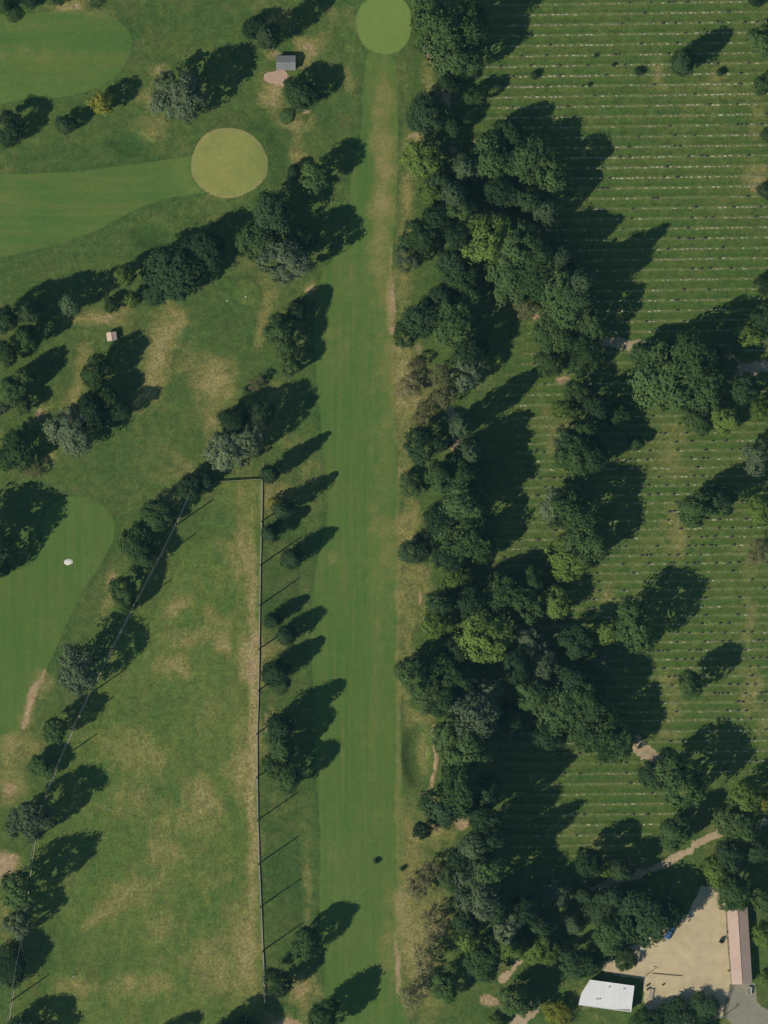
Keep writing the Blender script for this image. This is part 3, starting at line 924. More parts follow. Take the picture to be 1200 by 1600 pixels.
T = r"""
4 10 16 5 D|green bushy tree in the very top left corner
50 -4 17 5 P|dark round tree cut by the top edge above the rounded fairway end
90 -8 15 5 P|second dark tree cut by the top edge above the rounded fairway end
22 24 14 1.5 b|low yellowish green shrub under the corner tree at the top left
150 2 14 1.2 b|low green shrub at the top edge beside the sandy bank
16 202 27 10 P|dark tree on the frame edge between the two top fairways
102 194 17 7 P|dark oval tree just below the yellow tree's fairway end
160 160 20 9 Y|yellow tree at the lower edge of the rounded fairway end
280 146 45 18 G|big grey-green tree with a huge shadow above the large putting green
398 44 21 6 P|round dark tree with a brownish top above the kiosk
421 56 20 19 E|tall narrow fir above the kiosk with a shadow to the top edge
468 146 29 10 P|dark spreading tree right below the grey kiosk
448 182 13 1.0 b|low bright green patch of shrub below the kiosk tree
488 278 26 13 D|green tree with pale tufts between the large putting green and the fairway
459 268 12 5 P|small dark tree touching the tufted tree beside the putting green
428 332 34 15 P|dark tree directly below the large putting green
405 378 36 12 D|broad green tree nearest the putting green in the clump below it
450 408 40 18 G|grey-green tree with the longest shadow in the clump below the putting green
480 372 20 13 P|dark tree on the fairway side of the clump below the putting green
276 424 48 14 P|very large dark tree at the centre left above the tan bare strip
318 388 34 12 P|dark tree joined to the very large one, toward the putting green
240 452 26 8 P|dark low tree at the lower side of the very large dark tree
197 432 17 10 L|light green tree beside the very large dark tree
206 466 15 9 L|light green lower tree of the pair beside the very large dark tree
174 476 13 5 D|small green tree next to the light green pair
50 484 18 16 E|fir with a long shadow, nearer the frame edge of two
108 474 18 16 E|fir with a long shadow, nearer the light green pair
6 500 22 15 P|dark tall tree on the frame edge beside the two firs
44 526 20 12 D|green tree just below the outer fir
8 556 20 9 D|green tree on the frame edge below the dark tall one
22 612 27 12 D|green tree on the frame edge level with the round hollow
40 590 18 11 D|smaller green tree leaning over the bare slope
0 632 18 8 G|grey-green tree cut by the frame edge above the sandy gap
38 636 14 7 D|small green tree just above the sandy gap
24 706 32 11 D|broad green tree just above the black square shadow
52 734 17 4 B|brown twiggy bush just above the black square shadow
4 722 16 5 L|light green bush at the frame edge above the black square shadow
112 674 43 13 G|large rounded grey-green tree above the fairway end with the white sand
152 582 27 13 D|green tree right below the small cream hut
168 622 20 9 D|green tree in the middle of the row below the small hut
142 640 28 11 P|dark tree between the hut row and the large rounded tree
190 640 18 9 P|dark tree on the bare-strip side of the row below the hut
-46 868 58 20 P|tall dark tree beyond the frame that throws the square black shadow
2 888 16 6 P|dark tree tip at the frame edge below the square black shadow
436 514 25 13 D|green tree on the fairway edge just below the practice green
446 542 19 11 D|green tree second below the practice green on the fairway edge
452 572 18 9 D|green tree third below the practice green on the fairway edge
466 484 17 9 P|dark tree at the bare spot beside the fairway edge
402 598 15 4 B|reddish brown bush beside the tan bare patch
384 610 7 2.5 b|very small bush beside the tan bare patch
354 704 38 13 G|large grey-green tree above the top corner of the driving range
402 682 25 17 G|grey-green tall tree touching the top fence of the driving range
366 660 24 11 P|dark tree behind the grey-green pair over the range corner
412 650 20 12 P|dark tree on the fairway side of the grey-green pair
420 741 14 15 C|slim tree at the top corner post of the right-hand net
445 793 15 14 C|slim tree second below the net's top corner
424 831 14 10 C|slim short tree beside the orange bush
430 788 14 5 Y|orange-yellow bush beside the net below its top corner
447 880 15 3 L|yellowish low bush under the single slim tree at the net's upper part
455 872 16 11 C|single slim tree above the yellowish low bush
428 968 13 9 C|small slim tree at the middle of the net, upper of three
449 994 15 10 C|slim tree at the middle of the net, nearest the fairway
430 1050 20 12 C|wider dark tree at the middle of the net, lowest of three
436 1074 15 2 b|low thin shrub beside the net's middle
436 1138 21 16 C|pointed dark tree at the top of the green group by the net
440 1168 22 14 D|green tree in the middle of the green group by the net
432 1196 22 11 D|green tree close to the net in the lower green group
452 1222 26 13 D|green tree at the bottom of the green group by the net
474 1474 25 13 D|green tree with ragged shadow on the fairway near the net's lower end
436 1534 24 12 P|dark tree at the lower end of the net
504 1592 32 15 D|green tree at the bottom edge beside the fairway
296 764 22 8 P|dark tree where the leaning net begins at the range's tip
322 752 14 6 P|small dark tree at the range's tip beside the top fence
244 806 28 9 D|green tree uppermost along the leaning net
212 850 30 10 D|green leafy tree second down along the leaning net
228 870 18 9 D|green tree third down, touching the leaning net's post
190 922 24 11 D|green tree fourth down along the leaning net
200 946 16 9 D|small green tree fifth down along the leaning net
124 1046 39 17 G|big grey-green tree over the leaning net with a wide shadow
86 1142 22 13 D|dull green tree below the big grey-green one on the leaning net
64 1196 24 7 D|green low tree beside the bare ground at the leaning net's lower part
46 1286 38 18 G|big grey-green tree at the frame side above the pink bare patch
32 1384 33 20 D|tall dark green tree throwing the largest shadow on the range
28 1444 23 12 G|grey-green tree just below the tall tree on the range side
18 1512 31 9 P|dark low tree at the foot of the leaning net near the frame corner
40 1622 36 12 P|dark tree cut by the bottom edge in the range's lower corner
346 1628 34 14 P|dark tree cut by the bottom edge at the foot of the range
388 1612 26 8 P|dark tree at the bottom edge beside the net's end
244 1634 22 11 P|dark small tree cut by the bottom edge mid-range
1070 95 19 13 C|lone slender dark tree among the top rows of graves
1196 66 30 13 D|green tree on the frame edge beside the top rows of graves
1196 128 20 9 D|green low tree on the frame edge just under another by the top graves
1180 0 12 4 P|dark small tree in the top right corner
1200 212 14 5 D|green small tree on the frame edge beside the reddish bare grass
1198 300 16 8 P|dark tree on the frame edge below the reddish bare grass
1200 444 20 9 P|dark tree on the frame edge where the upper grave rows end
1050 588 62 16 D|huge green tree in the middle of the cemetery
1090 548 40 20 D|green tall tree at the upper side of the huge cemetery tree
1008 566 30 12 D|green tree on the path side of the huge cemetery tree
1104 606 36 15 D|green tree merged with the lower side of the huge cemetery tree
1168 522 25 9 L|light green tree above the bare track at the frame edge
1196 490 22 14 P|dark tree on the frame edge above the bare track
1138 545 20 9 G|grey-green tree beside the bare track near the frame edge
1166 608 24 14 P|dark tree just below the bare track near the frame edge
1090 658 24 9 D|green small tree hanging below the huge cemetery tree
1132 654 26 8 L|light green tree below the huge cemetery tree toward the frame edge
1190 640 20 9 L|light green tree on the frame edge below the bare track
1186 712 30 11 G|grey-green tree on the frame edge beside the middle graves
1090 796 30 16 D|green tree with a wide black shadow among the middle graves
1120 778 26 14 P|dark tree behind the one with the wide black shadow
1188 796 26 9 L|light green tree on the frame edge below the grey-green one
1184 862 22 7 B|brownish thin tree on the frame edge beside the middle graves
990 974 40 18 D|broad green tree with a round black shadow among the lower-middle graves
954 986 24 10 L|light green tree joined to the broad tree by the lower-middle graves
938 1038 17 8 G|small pale crescent-lit tree at the wood's cemetery edge
1080 1070 21 15 D|green tree alone below the round black shadow
1062 1222 44 18 D|big green tree below the last cemetery track
1020 1212 22 8 P|dark tree beside the last cemetery track
1056 1302 28 14 D|dull green tree standing on the winding track's bend
1150 1290 32 11 D|green tree above the winding track near the frame edge
1166 1240 28 12 L|light green tree near the yellow one at the frame edge
1192 1252 17 8 Y|yellow tree on the frame edge above the winding track
1140 1340 26 10 P|dark tree below the winding track near the frame edge
1190 1330 22 9 P|dark tree on the frame edge below the yellow tree
1118 1362 26 9 L|light green tree at the upper tip of the gravel yard
1142 1396 30 10 D|green tree covering the upper end of the pink shed
1192 1402 22 9 D|green tree on the frame edge beside the pink shed's upper end
1194 1462 19 7 L|light green tree on the frame edge beside the pink shed's middle
1196 1530 14 5 L|light green small tree on the frame edge beside the shed's lower end
1006 1430 46 14 P|dark wide tree over the upper corner of the yard
958 1458 36 12 D|green wide tree between the yard and the wood
978 1498 20 4 D|green tree hanging over the yard above the white roof
1046 1424 24 11 P|dark tree over the parked blue car
1062 1600 46 5 P|dark broad tree at the bottom edge below the yard
1100 1574 26 4 P|dark tree at the yard's bottom edge beside the fence
1012 1600 26 7 D|green tree at the bottom edge beside the white-roofed building
946 1356 15 6 L|light green small tree on the upper side of the winding track
984 1340 14 9 X|pale leafless tree in the shade above the winding track
1022 1384 20 4 L|light green bush below the winding track
958 1400 20 13 P|dark tree below the winding track toward the wood
912 1400 14 8 P|dark tree at the wood end of the winding track
1000 1402 18 9 P|dark tree between the winding track and the yard's wide trees
970 1356 20 11 P|dark tree behind the leafless one above the winding track
920 1344 24 14 P|dark tree at the corner where wood and lowest graves meet
834 118 8 2.5 d|small dark shrub among the top graves, nearest the wood
998 112 8 2 d|small dark shrub in the worn spot of the top graves
1125 113 7 2 d|small dark shrub below the lone slender tree's shadow
930 88 4 1.2 d|tiny dark shrub uppermost of three close to the top graves' middle
958 102 4 1.2 d|tiny dark shrub middle of three close to the top graves' middle
920 133 4 1.2 d|tiny dark shrub lowest of three close to the top graves' middle
994 692 14 5 D|small round green tree alone above the middle graves
587 1346 5 1.6 d|small dark marker shrub in the middle of the fairway
628 1358 4.5 1.6 d|small dark marker shrub at the wood-side edge of the fairway
"""
for ln in T.strip().splitlines():
    a, lab = ln.split('|')
    a = a.split()
    tree(float(a[0]), float(a[1]), float(a[2]), float(a[3]), a[4], lab,
         group="shrubs and trees of the golf course and cemetery" if a[4] not in 'bd' else "low shrubs")

# the wood between fairway and cemetery, in three rows: (x, y, r, H, kind)
WOOD = {
    "wood's fairway row": """
668 8 26 14 D
690 48 46 19 D
668 178 32 11 P
660 250 30 9 L
672 302 20 9 L
656 366 30 10 D
636 402 20 7 G
660 496 32 10 P
634 522 20 7 D
640 606 22 5 B
664 640 22 5 B
650 570 14 4 B
654 694 26 11 P
640 760 19 5 D
690 812 26 12 P
646 862 24 8 P
688 944 22 10 P
680 976 26 9 L
650 1056 30 12 D
686 1046 32 12 D
672 1086 28 11 D
688 1258 34 12 P
662 1300 14 12 P
672 1364 22 7 B
646 1390 19 6 B
702 1380 18 7 D
680 1444 25 8 B
664 1496 28 8 B
642 1552 24 7 B
694 1540 24 10 D""",
    "wood's second row": """
734 40 36 22 D
716 92 34 15 D
744 150 17 6 D
708 196 16 8 P
728 262 22 13 E
714 306 22 14 E
690 336 24 10 P
720 330 22 11 D
738 352 26 13 L
706 412 26 11 P
722 438 28 12 D
742 470 22 12 D
706 508 36 13 D
732 546 28 11 P
730 582 28 11 G
692 590 22 8 B
722 668 18 15 E
738 704 20 15 E
690 738 24 14 D
722 748 36 15 D
716 788 34 15 D
744 768 24 14 D
722 842 46 14 D
752 858 20 8 D
710 908 26 9 L
736 940 24 12 P
758 1000 40 15 L
716 1012 22 10 P
724 1066 26 11 D
764 1082 24 13 G
738 1122 40 17 G
704 1150 30 14 D
726 1180 36 16 D
722 1230 36 18 D
712 1204 28 15 D
734 1262 18 9 B
742 1320 22 19 E
752 1352 20 18 E
722 1340 18 9 P
746 1400 38 17 G
766 1362 24 18 D
728 1442 20 12 P
756 1498 36 13 D
736 1470 20 10 L
752 1280 22 18 P
758 1238 24 17 P
772 1314 20 16 P
774 1420 24 18 P
704 128 18 8 P
690 284 20 10 P
722 372 24 12 P
690 460 18 9 P
700 622 20 9 B
690 690 16 10 P
700 870 24 11 P
700 1100 26 12 D
792 1448 23 14 G
792 1482 22 11 L
774 1598 14 4 L
800 1562 26 10 D""",
    "wood's cemetery row": """
772 250 38 13 D
824 250 36 14 D
862 276 28 13 D
800 300 26 13 P
762 372 40 13 L
806 380 38 14 D
856 330 22 15 E
906 440 22 20 E
870 398 22 17 E
836 430 40 13 D
792 440 36 12 D
884 462 40 14 D
900 466 26 19 P
926 500 28 12 D
866 522 34 11 D
914 556 28 9 D
822 480 20 9 B
856 568 22 7 D
900 612 20 11 D
936 636 20 13 P
966 648 20 10 D
880 640 18 9 L
920 668 20 12 D
886 690 22 11 P
902 716 34 14 D
930 716 26 14 P
870 790 30 13 G
900 800 36 15 D
916 842 34 14 D
884 872 34 12 L
838 900 18 11 D
786 926 36 14 D
868 944 26 8 L
824 946 28 12 D
830 1004 24 10 G
856 1040 26 12 G
900 1000 28 13 P
838 1090 30 15 D
880 1110 44 14 D
930 1140 44 13 D
962 1160 30 10 D
900 1060 28 13 P
922 1096 28 14 D
870 1394 24 10 G
896 1446 16 8 S
838 1480 24 8 L
858 1490 20 7 L
894 1506 22 9 P
918 1508 22 9 P
826 1556 22 8 D
870 1580 22 4 Y
936 1420 24 9 P
820 1420 24 16 P
846 1440 20 15 P
796 210 22 13 P
780 296 24 13 P
830 310 22 15 P
848 400 24 16 D
884 430 22 15 P
808 1040 24 13 P
800 1120 22 12 P
856 1150 24 12 P""",
}
ORD = ["topmost", "second", "third", "fourth", "fifth", "sixth", "seventh", "eighth", "ninth", "tenth", "eleventh", "twelfth", "thirteenth", "fourteenth",
       "fifteenth", "sixteenth", "seventeenth", "eighteenth", "nineteenth", "twentieth"]
ORD += ["twenty-" + w_ for w_ in ["first", "second", "third", "fourth", "fifth", "sixth", "seventh", "eighth", "ninth"]] + ["thirtieth"]
ORD += ["thirty-" + w_ for w_ in ["first", "second", "third", "fourth", "fifth", "sixth", "seventh", "eighth", "ninth"]] + ["fortieth"]
ORD += ["forty-" + w_ for w_ in ["first", "second", "third", "fourth", "fifth", "sixth", "seventh", "eighth", "ninth"]] + ["fiftieth"]
ORD += ["fifty-" + w_ for w_ in ["first", "second", "third", "fourth", "fifth", "sixth", "seventh", "eighth", "ninth"]]
ORD += ["sixtieth"] + ["sixty-" + w_ for w_ in ["first", "second", "third", "fourth", "fifth", "sixth", "seventh", "eighth", "ninth"]] + ["seventieth"]
for rowname, txt in WOOD.items():
    rows_ = [l.split() for l in txt.strip().splitlines()]
    rows_.sort(key=lambda a: float(a[1]))
    for i, a in enumerate(rows_):
        size = "large " if float(a[2]) >= 36 else ("small " if float(a[2]) <= 18 else "")
        pos = ORD[i] if i == 0 else ORD[i] + " from the top"
        tree(float(a[0]), float(a[1]), float(a[2]) * 1.08, float(a[3]) * (1.0 if 'cemetery' in rowname else 1.14) * (0.84 + 0.40 * ((i * 0.618) % 1.0)), a[4], "%s%s, %s in the %s" % (size, LOOK[a[4]], pos, rowname), "trees of the wood between fairway and cemetery")


# ------------------------------------------------------------------ mesh builder for made things
class MB:
    def __init__(s):
        s.V, s.F = [], []

    def box(s, c, d, rz=0.0, taper=1.0):
        o = len(s.V)
        cs, sn = math.cos(rz), math.sin(rz)
        for z in (-.5, .5):
            k = taper if z > 0 else 1.0
            for (x, y) in ((-.5, -.5), (.5, -.5), (.5, .5), (-.5, .5)):
                X_, Y_ = x * d[0] * k, y * d[1] * k
                s.V.append((c[0] + X_ * cs - Y_ * sn, c[1] + X_ * sn + Y_ * cs, c[2] + z * d[2]))
        for f in ((0, 3, 2, 1), (4, 5, 6, 7), (0, 1, 5, 4), (1, 2, 6, 5), (2, 3, 7, 6), (3, 0, 4, 7)):
            s.F.append(tuple(o + k for k in f))
        return s

    def tube(s, a, b, ra, rb=None, n=8, caps=True):
        rb = ra if rb is None else rb
        a, b = np.array(a, float), np.array(b, float)
        d = (b - a) / np.linalg.norm(b - a)
        u = np.cross(d, [0.31, 0.83, 0.12] if abs(d[1]) < .9 else [1, 0, 0])
        u /= np.linalg.norm(u)
        v = np.cross(d, u)
        o = len(s.V)
        for c, r in ((a, ra), (b, rb)):
            for k in range(n):
                t = 2 * math.pi * k / n
                s.V.append(tuple(c + r * (math.cos(t) * u + math.sin(t) * v)))
        for k in range(n):
            s.F.append((o + k, o + (k + 1) % n, o + n + (k + 1) % n, o + n + k))
        if caps:
            s.F.append(tuple(o + k for k in reversed(range(n))))
            s.F.append(tuple(o + n + k for k in range(n)))
        return s

    def prism(s, pts, z0, z1):
        """vertical prism over an outline; z0, z1 numbers or lists"""
        n = len(pts)
        o = len(s.V)
        for zz in (z0, z1):
            for k, p in enumerate(pts):
                s.V.append((p[0], p[1], zz[k] if isinstance(zz, (list, tuple)) else zz))
        s.F.append(tuple(o + k for k in reversed(range(n))))
        s.F.append(tuple(o + n + k for k in range(n)))
        for k in range(n):
            s.F.append((o + k, o + (k + 1) % n, o + n + (k + 1) % n, o + n + k))
        return s

    def poly(s, pts):
        o = len(s.V)
        s.V += [tuple(p) for p in pts]
        s.F.append(tuple(range(o, o + len(pts))))
        return s

    def mesh(s, name, mat):
        me = bpy.data.meshes.new(name)
        me.from_pydata(s.V, [], s.F)
        me.update()
        me.materials.append(mat)
        return me

    def build(s, name, mat, parent=None):
        return new_obj(name, s.mesh(name, mat), parent)


def gable(root, w, d, eave, ridge, over, roofmat, wallmat, thick=0.14, slope_names=True):
    """house body w (x) by d (y), ridge along y, in root's space; roof slopes are parts"""
    m = MB()
    m.poly([(-w / 2, -d / 2, 0), (w / 2, -d / 2, 0), (w / 2, -d / 2, eave), (0, -d / 2, ridge), (-w / 2, -d / 2, eave)])
    m.poly([(w / 2, d / 2, 0), (-w / 2, d / 2, 0), (-w / 2, d / 2, eave), (0, d / 2, ridge), (w / 2, d / 2, eave)])
    m.poly([(w / 2, -d / 2, 0), (w / 2, d / 2, 0), (w / 2, d / 2, eave), (w / 2, -d / 2, eave)])
    m.poly([(-w / 2, d / 2, 0), (-w / 2, -d / 2, 0), (-w / 2, -d / 2, eave), (-w / 2, d / 2, eave)])
    m.build("wall", wallmat, root)
    sl = (ridge - eave) / (w / 2)
    res = []
    for sg in (-1, 1):
        xo = sg * (w / 2 + over)
        zo = eave - sl * over + 0.03
        yb, yt = -d / 2 - over, d / 2 + over
        mm = MB()
        pts = [(0, yb), (xo, yb), (xo, yt), (0, yt)]
        zb = [ridge + .03, zo, zo, ridge + .03]
        if sg < 0:
            pts = pts[::-1]
            zb = zb[::-1]
        mm.prism(pts, zb, [z + thick for z in zb])
        res.append(mm.build("roof_slope", roofmat, root))
    MB().tube((0, -d / 2 - over - .02, ridge + thick + .03), (0, d / 2 + over + .02, ridge + thick + .03), .09, n=8).build("ridge_cap", roofmat, root)
    return res


# --- white-roofed building in the yard
x, y = P(947, 1556)
wb = tag(empty("white_roofed_building", (x, y, 0.0)), "white metal-roofed building with one slanted corner beside the gravel yard", "building")
out = [(922, 1531), (991, 1540.5), (986, 1581.5), (904, 1570.5), (908, 1553)]
pts = []
for p in out:
    q = P(*p)
    kq = (CAM_H - 3.4) / CAM_H
    pts.append((q[0] * kq - x, q[1] * kq - y))
pts = pts[::-1]
cx = sum(p[0] for p in pts) / 5
cy = sum(p[1] for p in pts) / 5
inn = [(cx + (p[0] - cx) * .965, cy + (p[1] - cy) * .95) for p in pts]
MB().prism(inn, 0, 3.05).build("wall", MAT['wallgrey'], wb)
zt = [3.2 + 0.035 * (p[1] - cy) for p in pts]
rf = MB().prism(pts, [z - .16 for z in zt], zt).build("roof", MAT['white_roof'], wb)
fas = MB()
for i in range(5):
    a, b = pts[i], pts[(i + 1) % 5]
    za, zb = zt[i], zt[(i + 1) % 5]
    fas.tube((a[0], a[1], za + .02), (b[0], b[1], zb + .02), .07, n=6)
fas.build("roof_edge", MAT['white'], rf)
for (sx, sy, L) in ((950.5, 1541, 9), (974, 1544, 8), (931, 1560, 5), (935.5, 1560, 5)):
    q = P(sx, sy)
    zz = 3.2 + 0.035 * (q[1] - y - cy)
    MB().tube((q[0] - x, q[1] - y, zz - .05), (q[0] - x, q[1] - y, zz + .55), .16, .16, 8).build("vent_pipe", MAT['steel'], rf)
seam = MB()
for k in range(1, 14):
    t = k / 14
    a = np.array([pts[i] for i in range(5)])
    xx = cx - 8.0 + 16.6 * t
    lo, hi = None, None
    ysx = []
    for i in range(5):
        p, q = a[i], a[(i + 1) % 5]
        if (p[0] - xx) * (q[0] - xx) < 0:
            ysx.append(p[1] + (q[1] - p[1]) * (xx - p[0]) / (q[0] - p[0]))
    if len(ysx) == 2:
        lo, hi = min(ysx) + .1, max(ysx) - .1
        z0, z1 = 3.2 + .035 * (lo - cy), 3.2 + .035 * (hi - cy)
        s_ = MB()
        s_.tube((xx, lo, z0 + .01), (xx, hi, z1 + .01), .03, n=5)
        s_.build("roof_seam", MAT['white_roof'], rf)
MB().box((7.9, -1.0, 1.05), (.12, 1.0, 2.1), R(-7)).build("door", MAT['darkmetal'], wb)

# --- long pink shed
x0, y0 = P(1151, 1418)
x1, y1 = P(1158.5, 1536)
ang = math.atan2(y0 - y1, x0 - x1) - R(90)
L = math.hypot(x0 - x1, y0 - y1)
sh = tag(empty("long_shed", ((x0 + x1) / 2, (y0 + y1) / 2, 0.0), ang), "long narrow shed with faded pink gable roof along the yard", "shed")
gable(sh, 5.9, L - .5, 2.5, 3.75, .25, MAT['pink_roof'], MAT['wallcream'])
for k in range(6):
    yy = -L / 2 + 2.2 + k * (L - 4.4) / 5
    MB().box((-2.97, yy, 1.1), (.1, 2.2, 2.2)).build("door", MAT['wood'], sh)

# --- kiosk by the trees at the top
x, y = P(447, 99)
ki = tag(empty("kiosk", (x, y, 0.0), R(90)), "small kiosk with grey tiled gable roof on a pinkish pad", "kiosk")
slopes = gable(ki, 4.0, 5.4, 1.95, 2.75, .3, MAT['grey_tile'], MAT['wallgrey'])
tile = MB().box((0, 0, 0), (.42, .50, .05)).mesh("tile", MAT['grey_tile'])
for sg, par in ((-1, slopes[0]), (1, slopes[1])):
    sl = (2.75 - 1.95) / 2.0
    for r_ in range(5):
        for c_ in range(11):
            xx = sg * (.24 + r_ * .44)
            o = new_obj("tile", tile, par)
            o.location = (xx, -2.72 + c_ * .545, 2.75 + .03 + .14 - abs(xx) * sl + .035 + random.uniform(0, .02))
            o.rotation_euler = (0, math.atan(sl) * sg + R(3) * sg, 0)
MB().box((-2.03, .8, .95), (.08, 1.0, 1.9)).build("door", MAT['wood'], ki)
MB().box((-2.03, -1.2, 1.2), (.08, 1.4, .8)).build("window", MAT['glass'], ki)

# --- small cream hut on the slope
x, y = P(175, 526)
hu = tag(empty("hut", (x, y, 0.0), R(8)), "tiny hut with cream roof beside the trees on the bare slope", "hut")
gable(hu, 2.7, 2.3, 1.7, 2.25, .2, MAT['hutroof'], MAT['wood'])
MB().box((0, -1.18, .85), (.8, .06, 1.7)).build("door", MAT['darkmetal'], hu)

# --- white sand spot
x, y = P(107, 878)
m = MB()
ring = []
g = random.Random(4)
for k in range(22):
    a = 2 * math.pi * k / 22
    r = 1.25 * (1 + .18 * math.sin(2 * a + 1) + g.uniform(-.1, .1))
    ring.append((math.cos(a) * r, math.sin(a) * r * .85))
for k in range(22):
    a, b = ring[k], ring[(k + 1) % 22]
    m.poly([(a[0], a[1], 0.02), (b[0], b[1], 0.02), (b[0] * .6, b[1] * .6, .20), (a[0] * .6, a[1] * .6, .20)])
    m.poly([(a[0] * .6, a[1] * .6, .20), (b[0] * .6, b[1] * .6, .20), (0, 0, .24)])
    m.poly([(a[0], a[1], -.2), (b[0], b[1], -.2), (b[0], b[1], .02), (a[0], a[1], .02)])
o = m.build("sand_heap", MAT['sand'])
o.location = (x, y, h1(x, y) + .02)
tag(o, "small bright white heap of sand on the fairway end beside the leaning net", "sand heap")


# --- golf range nets
def net(name, feet, H, label, base=True, pole_r=.24, cable_r=.025, board_h=.56):
    X0, Y0 = P(*feet[0])
    root = tag(empty(name, (X0, Y0, 0)), label, "net")
    W = []
    for f in feet:
        a, b = P(*f)
        W.append((a - X0, b - Y0, h1(a, b)))
    for (a, b, z) in W:
        MB().tube((a, b, z - .3), (a, b, z + H), pole_r, pole_r * .7, 8).build("pole", MAT['wood'], root)
    for i in range(len(W) - 1):
        a, b = W[i], W[i + 1]
        n = 6
        m = MB()
        c = MB()
        for k in range(n):
            t0, t1 = k / n, (k + 1) / n
            def pt(t, top):
                sag = .35 * 4 * t * (1 - t)
                xx = a[0] + (b[0] - a[0]) * t
                yy = a[1] + (b[1] - a[1]) * t
                zz = a[2] + (b[2] - a[2]) * t
                return (xx, yy, zz + (H - .1 - sag if top else .05))
            m.poly([pt(t0, 0), pt(t1, 0), pt(t1, 1), pt(t0, 1)])
            c.tube(pt(t0, 1), pt(t1, 1), cable_r, n=5, caps=False)
        m.build("net_panel", MAT['net'], root)
        c.build("cable", MAT['steel'], root)
        if base:
            ln = math.hypot(b[0] - a[0], b[1] - a[1])
            an = math.atan2(b[1] - a[1], b[0] - a[0])
            MB().box(((a[0] + b[0]) / 2, (a[1] + b[1]) / 2, (a[2] + b[2]) / 2 + board_h / 2 - .06), (ln - .35, .22, board_h), an).build("base_board", MAT['palewood'], root)
    return root


net("range_net", [(410, 749), (409, 815), (407, 883), (406, 946), (405, 1014), (404, 1079), (402, 1146), (402, 1214), (403, 1281), (405, 1349), (408, 1416), (411, 1485), (415, 1560)],
    11.9, "tall straight golf net on poles between driving range and fairway strip")
net("range_net", [(300, 768), (276, 820), (250, 872), (212, 944), (176, 1014), (142, 1083), (120, 1128), (96, 1185), (74, 1240), (56, 1310), (46, 1380), (40, 1450), (26, 1520), (20, 1562), (8, 1630)],
    10.8, "tall leaning line of golf netting on poles along the range's slanted side", board_h=.22)
# --- top fence of the range
X0, Y0 = P(326, 752)
fr = tag(empty("board_fence", (X0, Y0, 0)), "short brown fence closing the top of the driving range", "fence")
a, b = P(326, 753), P(409, 748)
fe = 9
for k in range(fe):
    t = k / (fe - 1)
    q = (a[0] + (b[0] - a[0]) * t, a[1] + (b[1] - a[1]) * t)
    MB().box((q[0] - X0, q[1] - Y0, h1(*q) + .7), (.14, .14, 1.5)).build("post", MAT['wood'], fr)
    if k < fe - 1:
        t2 = (k + 1) / (fe - 1)
        q2 = (a[0] + (b[0] - a[0]) * t2, a[1] + (b[1] - a[1]) * t2)
        for zz in (.35, .75, 1.15):
            MB().box(((q[0] + q2[0]) / 2 - X0, (q[1] + q2[1]) / 2 - Y0 - .1, h1(*q) + zz), (math.hypot(q2[0] - q[0], q2[1] - q[1]) - .05, .05, .28), math.atan2(q2[1] - q[1], q2[0] - q[0])).build("board", MAT['palewood'], fr)

# --- yard fence along the pink shed
fpts = [(1134, 1424), (1135, 1446), (1136, 1466), (1138, 1490), (1140, 1512), (1143, 1537), (1140, 1550), (1135, 1564), (1131, 1578), (1130, 1592)]
X0, Y0 = P(*fpts[0])
yf = tag(empty("yard_fence", (X0, Y0, 0)), "thin dark rail fence curving past the pink shed's yard side", "fence")
W = [(P(*p)[0] - X0, P(*p)[1] - Y0) for p in fpts]
for i, q in enumerate(W):
    MB().box((q[0], q[1], .65), (.12, .12, 1.4)).build("post", MAT['darkmetal'], yf)
    if i < len(W) - 1:
        p = W[i + 1]
        for zz in (.3, .7, 1.15):
            MB().tube((q[0], q[1], zz), (p[0], p[1], zz), .05, n=6).build("rail", MAT['darkmetal'], yf)


def lamp_post(px, py, H, label, arm=True):
    X0, Y0 = P(px, py)
    r = tag(empty("lamp_post", (X0, Y0, 0)), label, "lamp post", "yard lamp posts")
    MB().tube((0, 0, -.2), (0, 0, H), .13, .09, 8).build("pole", MAT['wood'], r)
    MB().tube((0, 0, H - .1), (-.9, 0, H + .15), .05, n=6).build("arm", MAT['steel'], r)
    MB().box((-1.05, 0, H + .14), (.5, .26, .14), 0, .8).build("lamp_head", MAT['steel'], r)
    return r


lamp_post(1132, 1586, 4.6, "wooden lamp post at the lower end of the thin dark yard fence")
lamp_post(1092, 1416, 4.6, "wooden lamp post at the shaded upper edge of the gravel yard")
lamp_post(1009, 1524, 3.6, "wooden lamp post off the corner of the white-roofed building")


# --- vehicles and yard things
def wheel(parent, x, y, r, wdt):
    o = MB().tube((x, y - wdt / 2, r), (x, y + wdt / 2, r), r, n=14).build("wheel", MAT['rubber'], parent)
    MB().tube((x, y - wdt / 2 - .01, r), (x, y + wdt / 2 + .01, r), r * .55, n=10).build("rim", MAT['steel'], o)


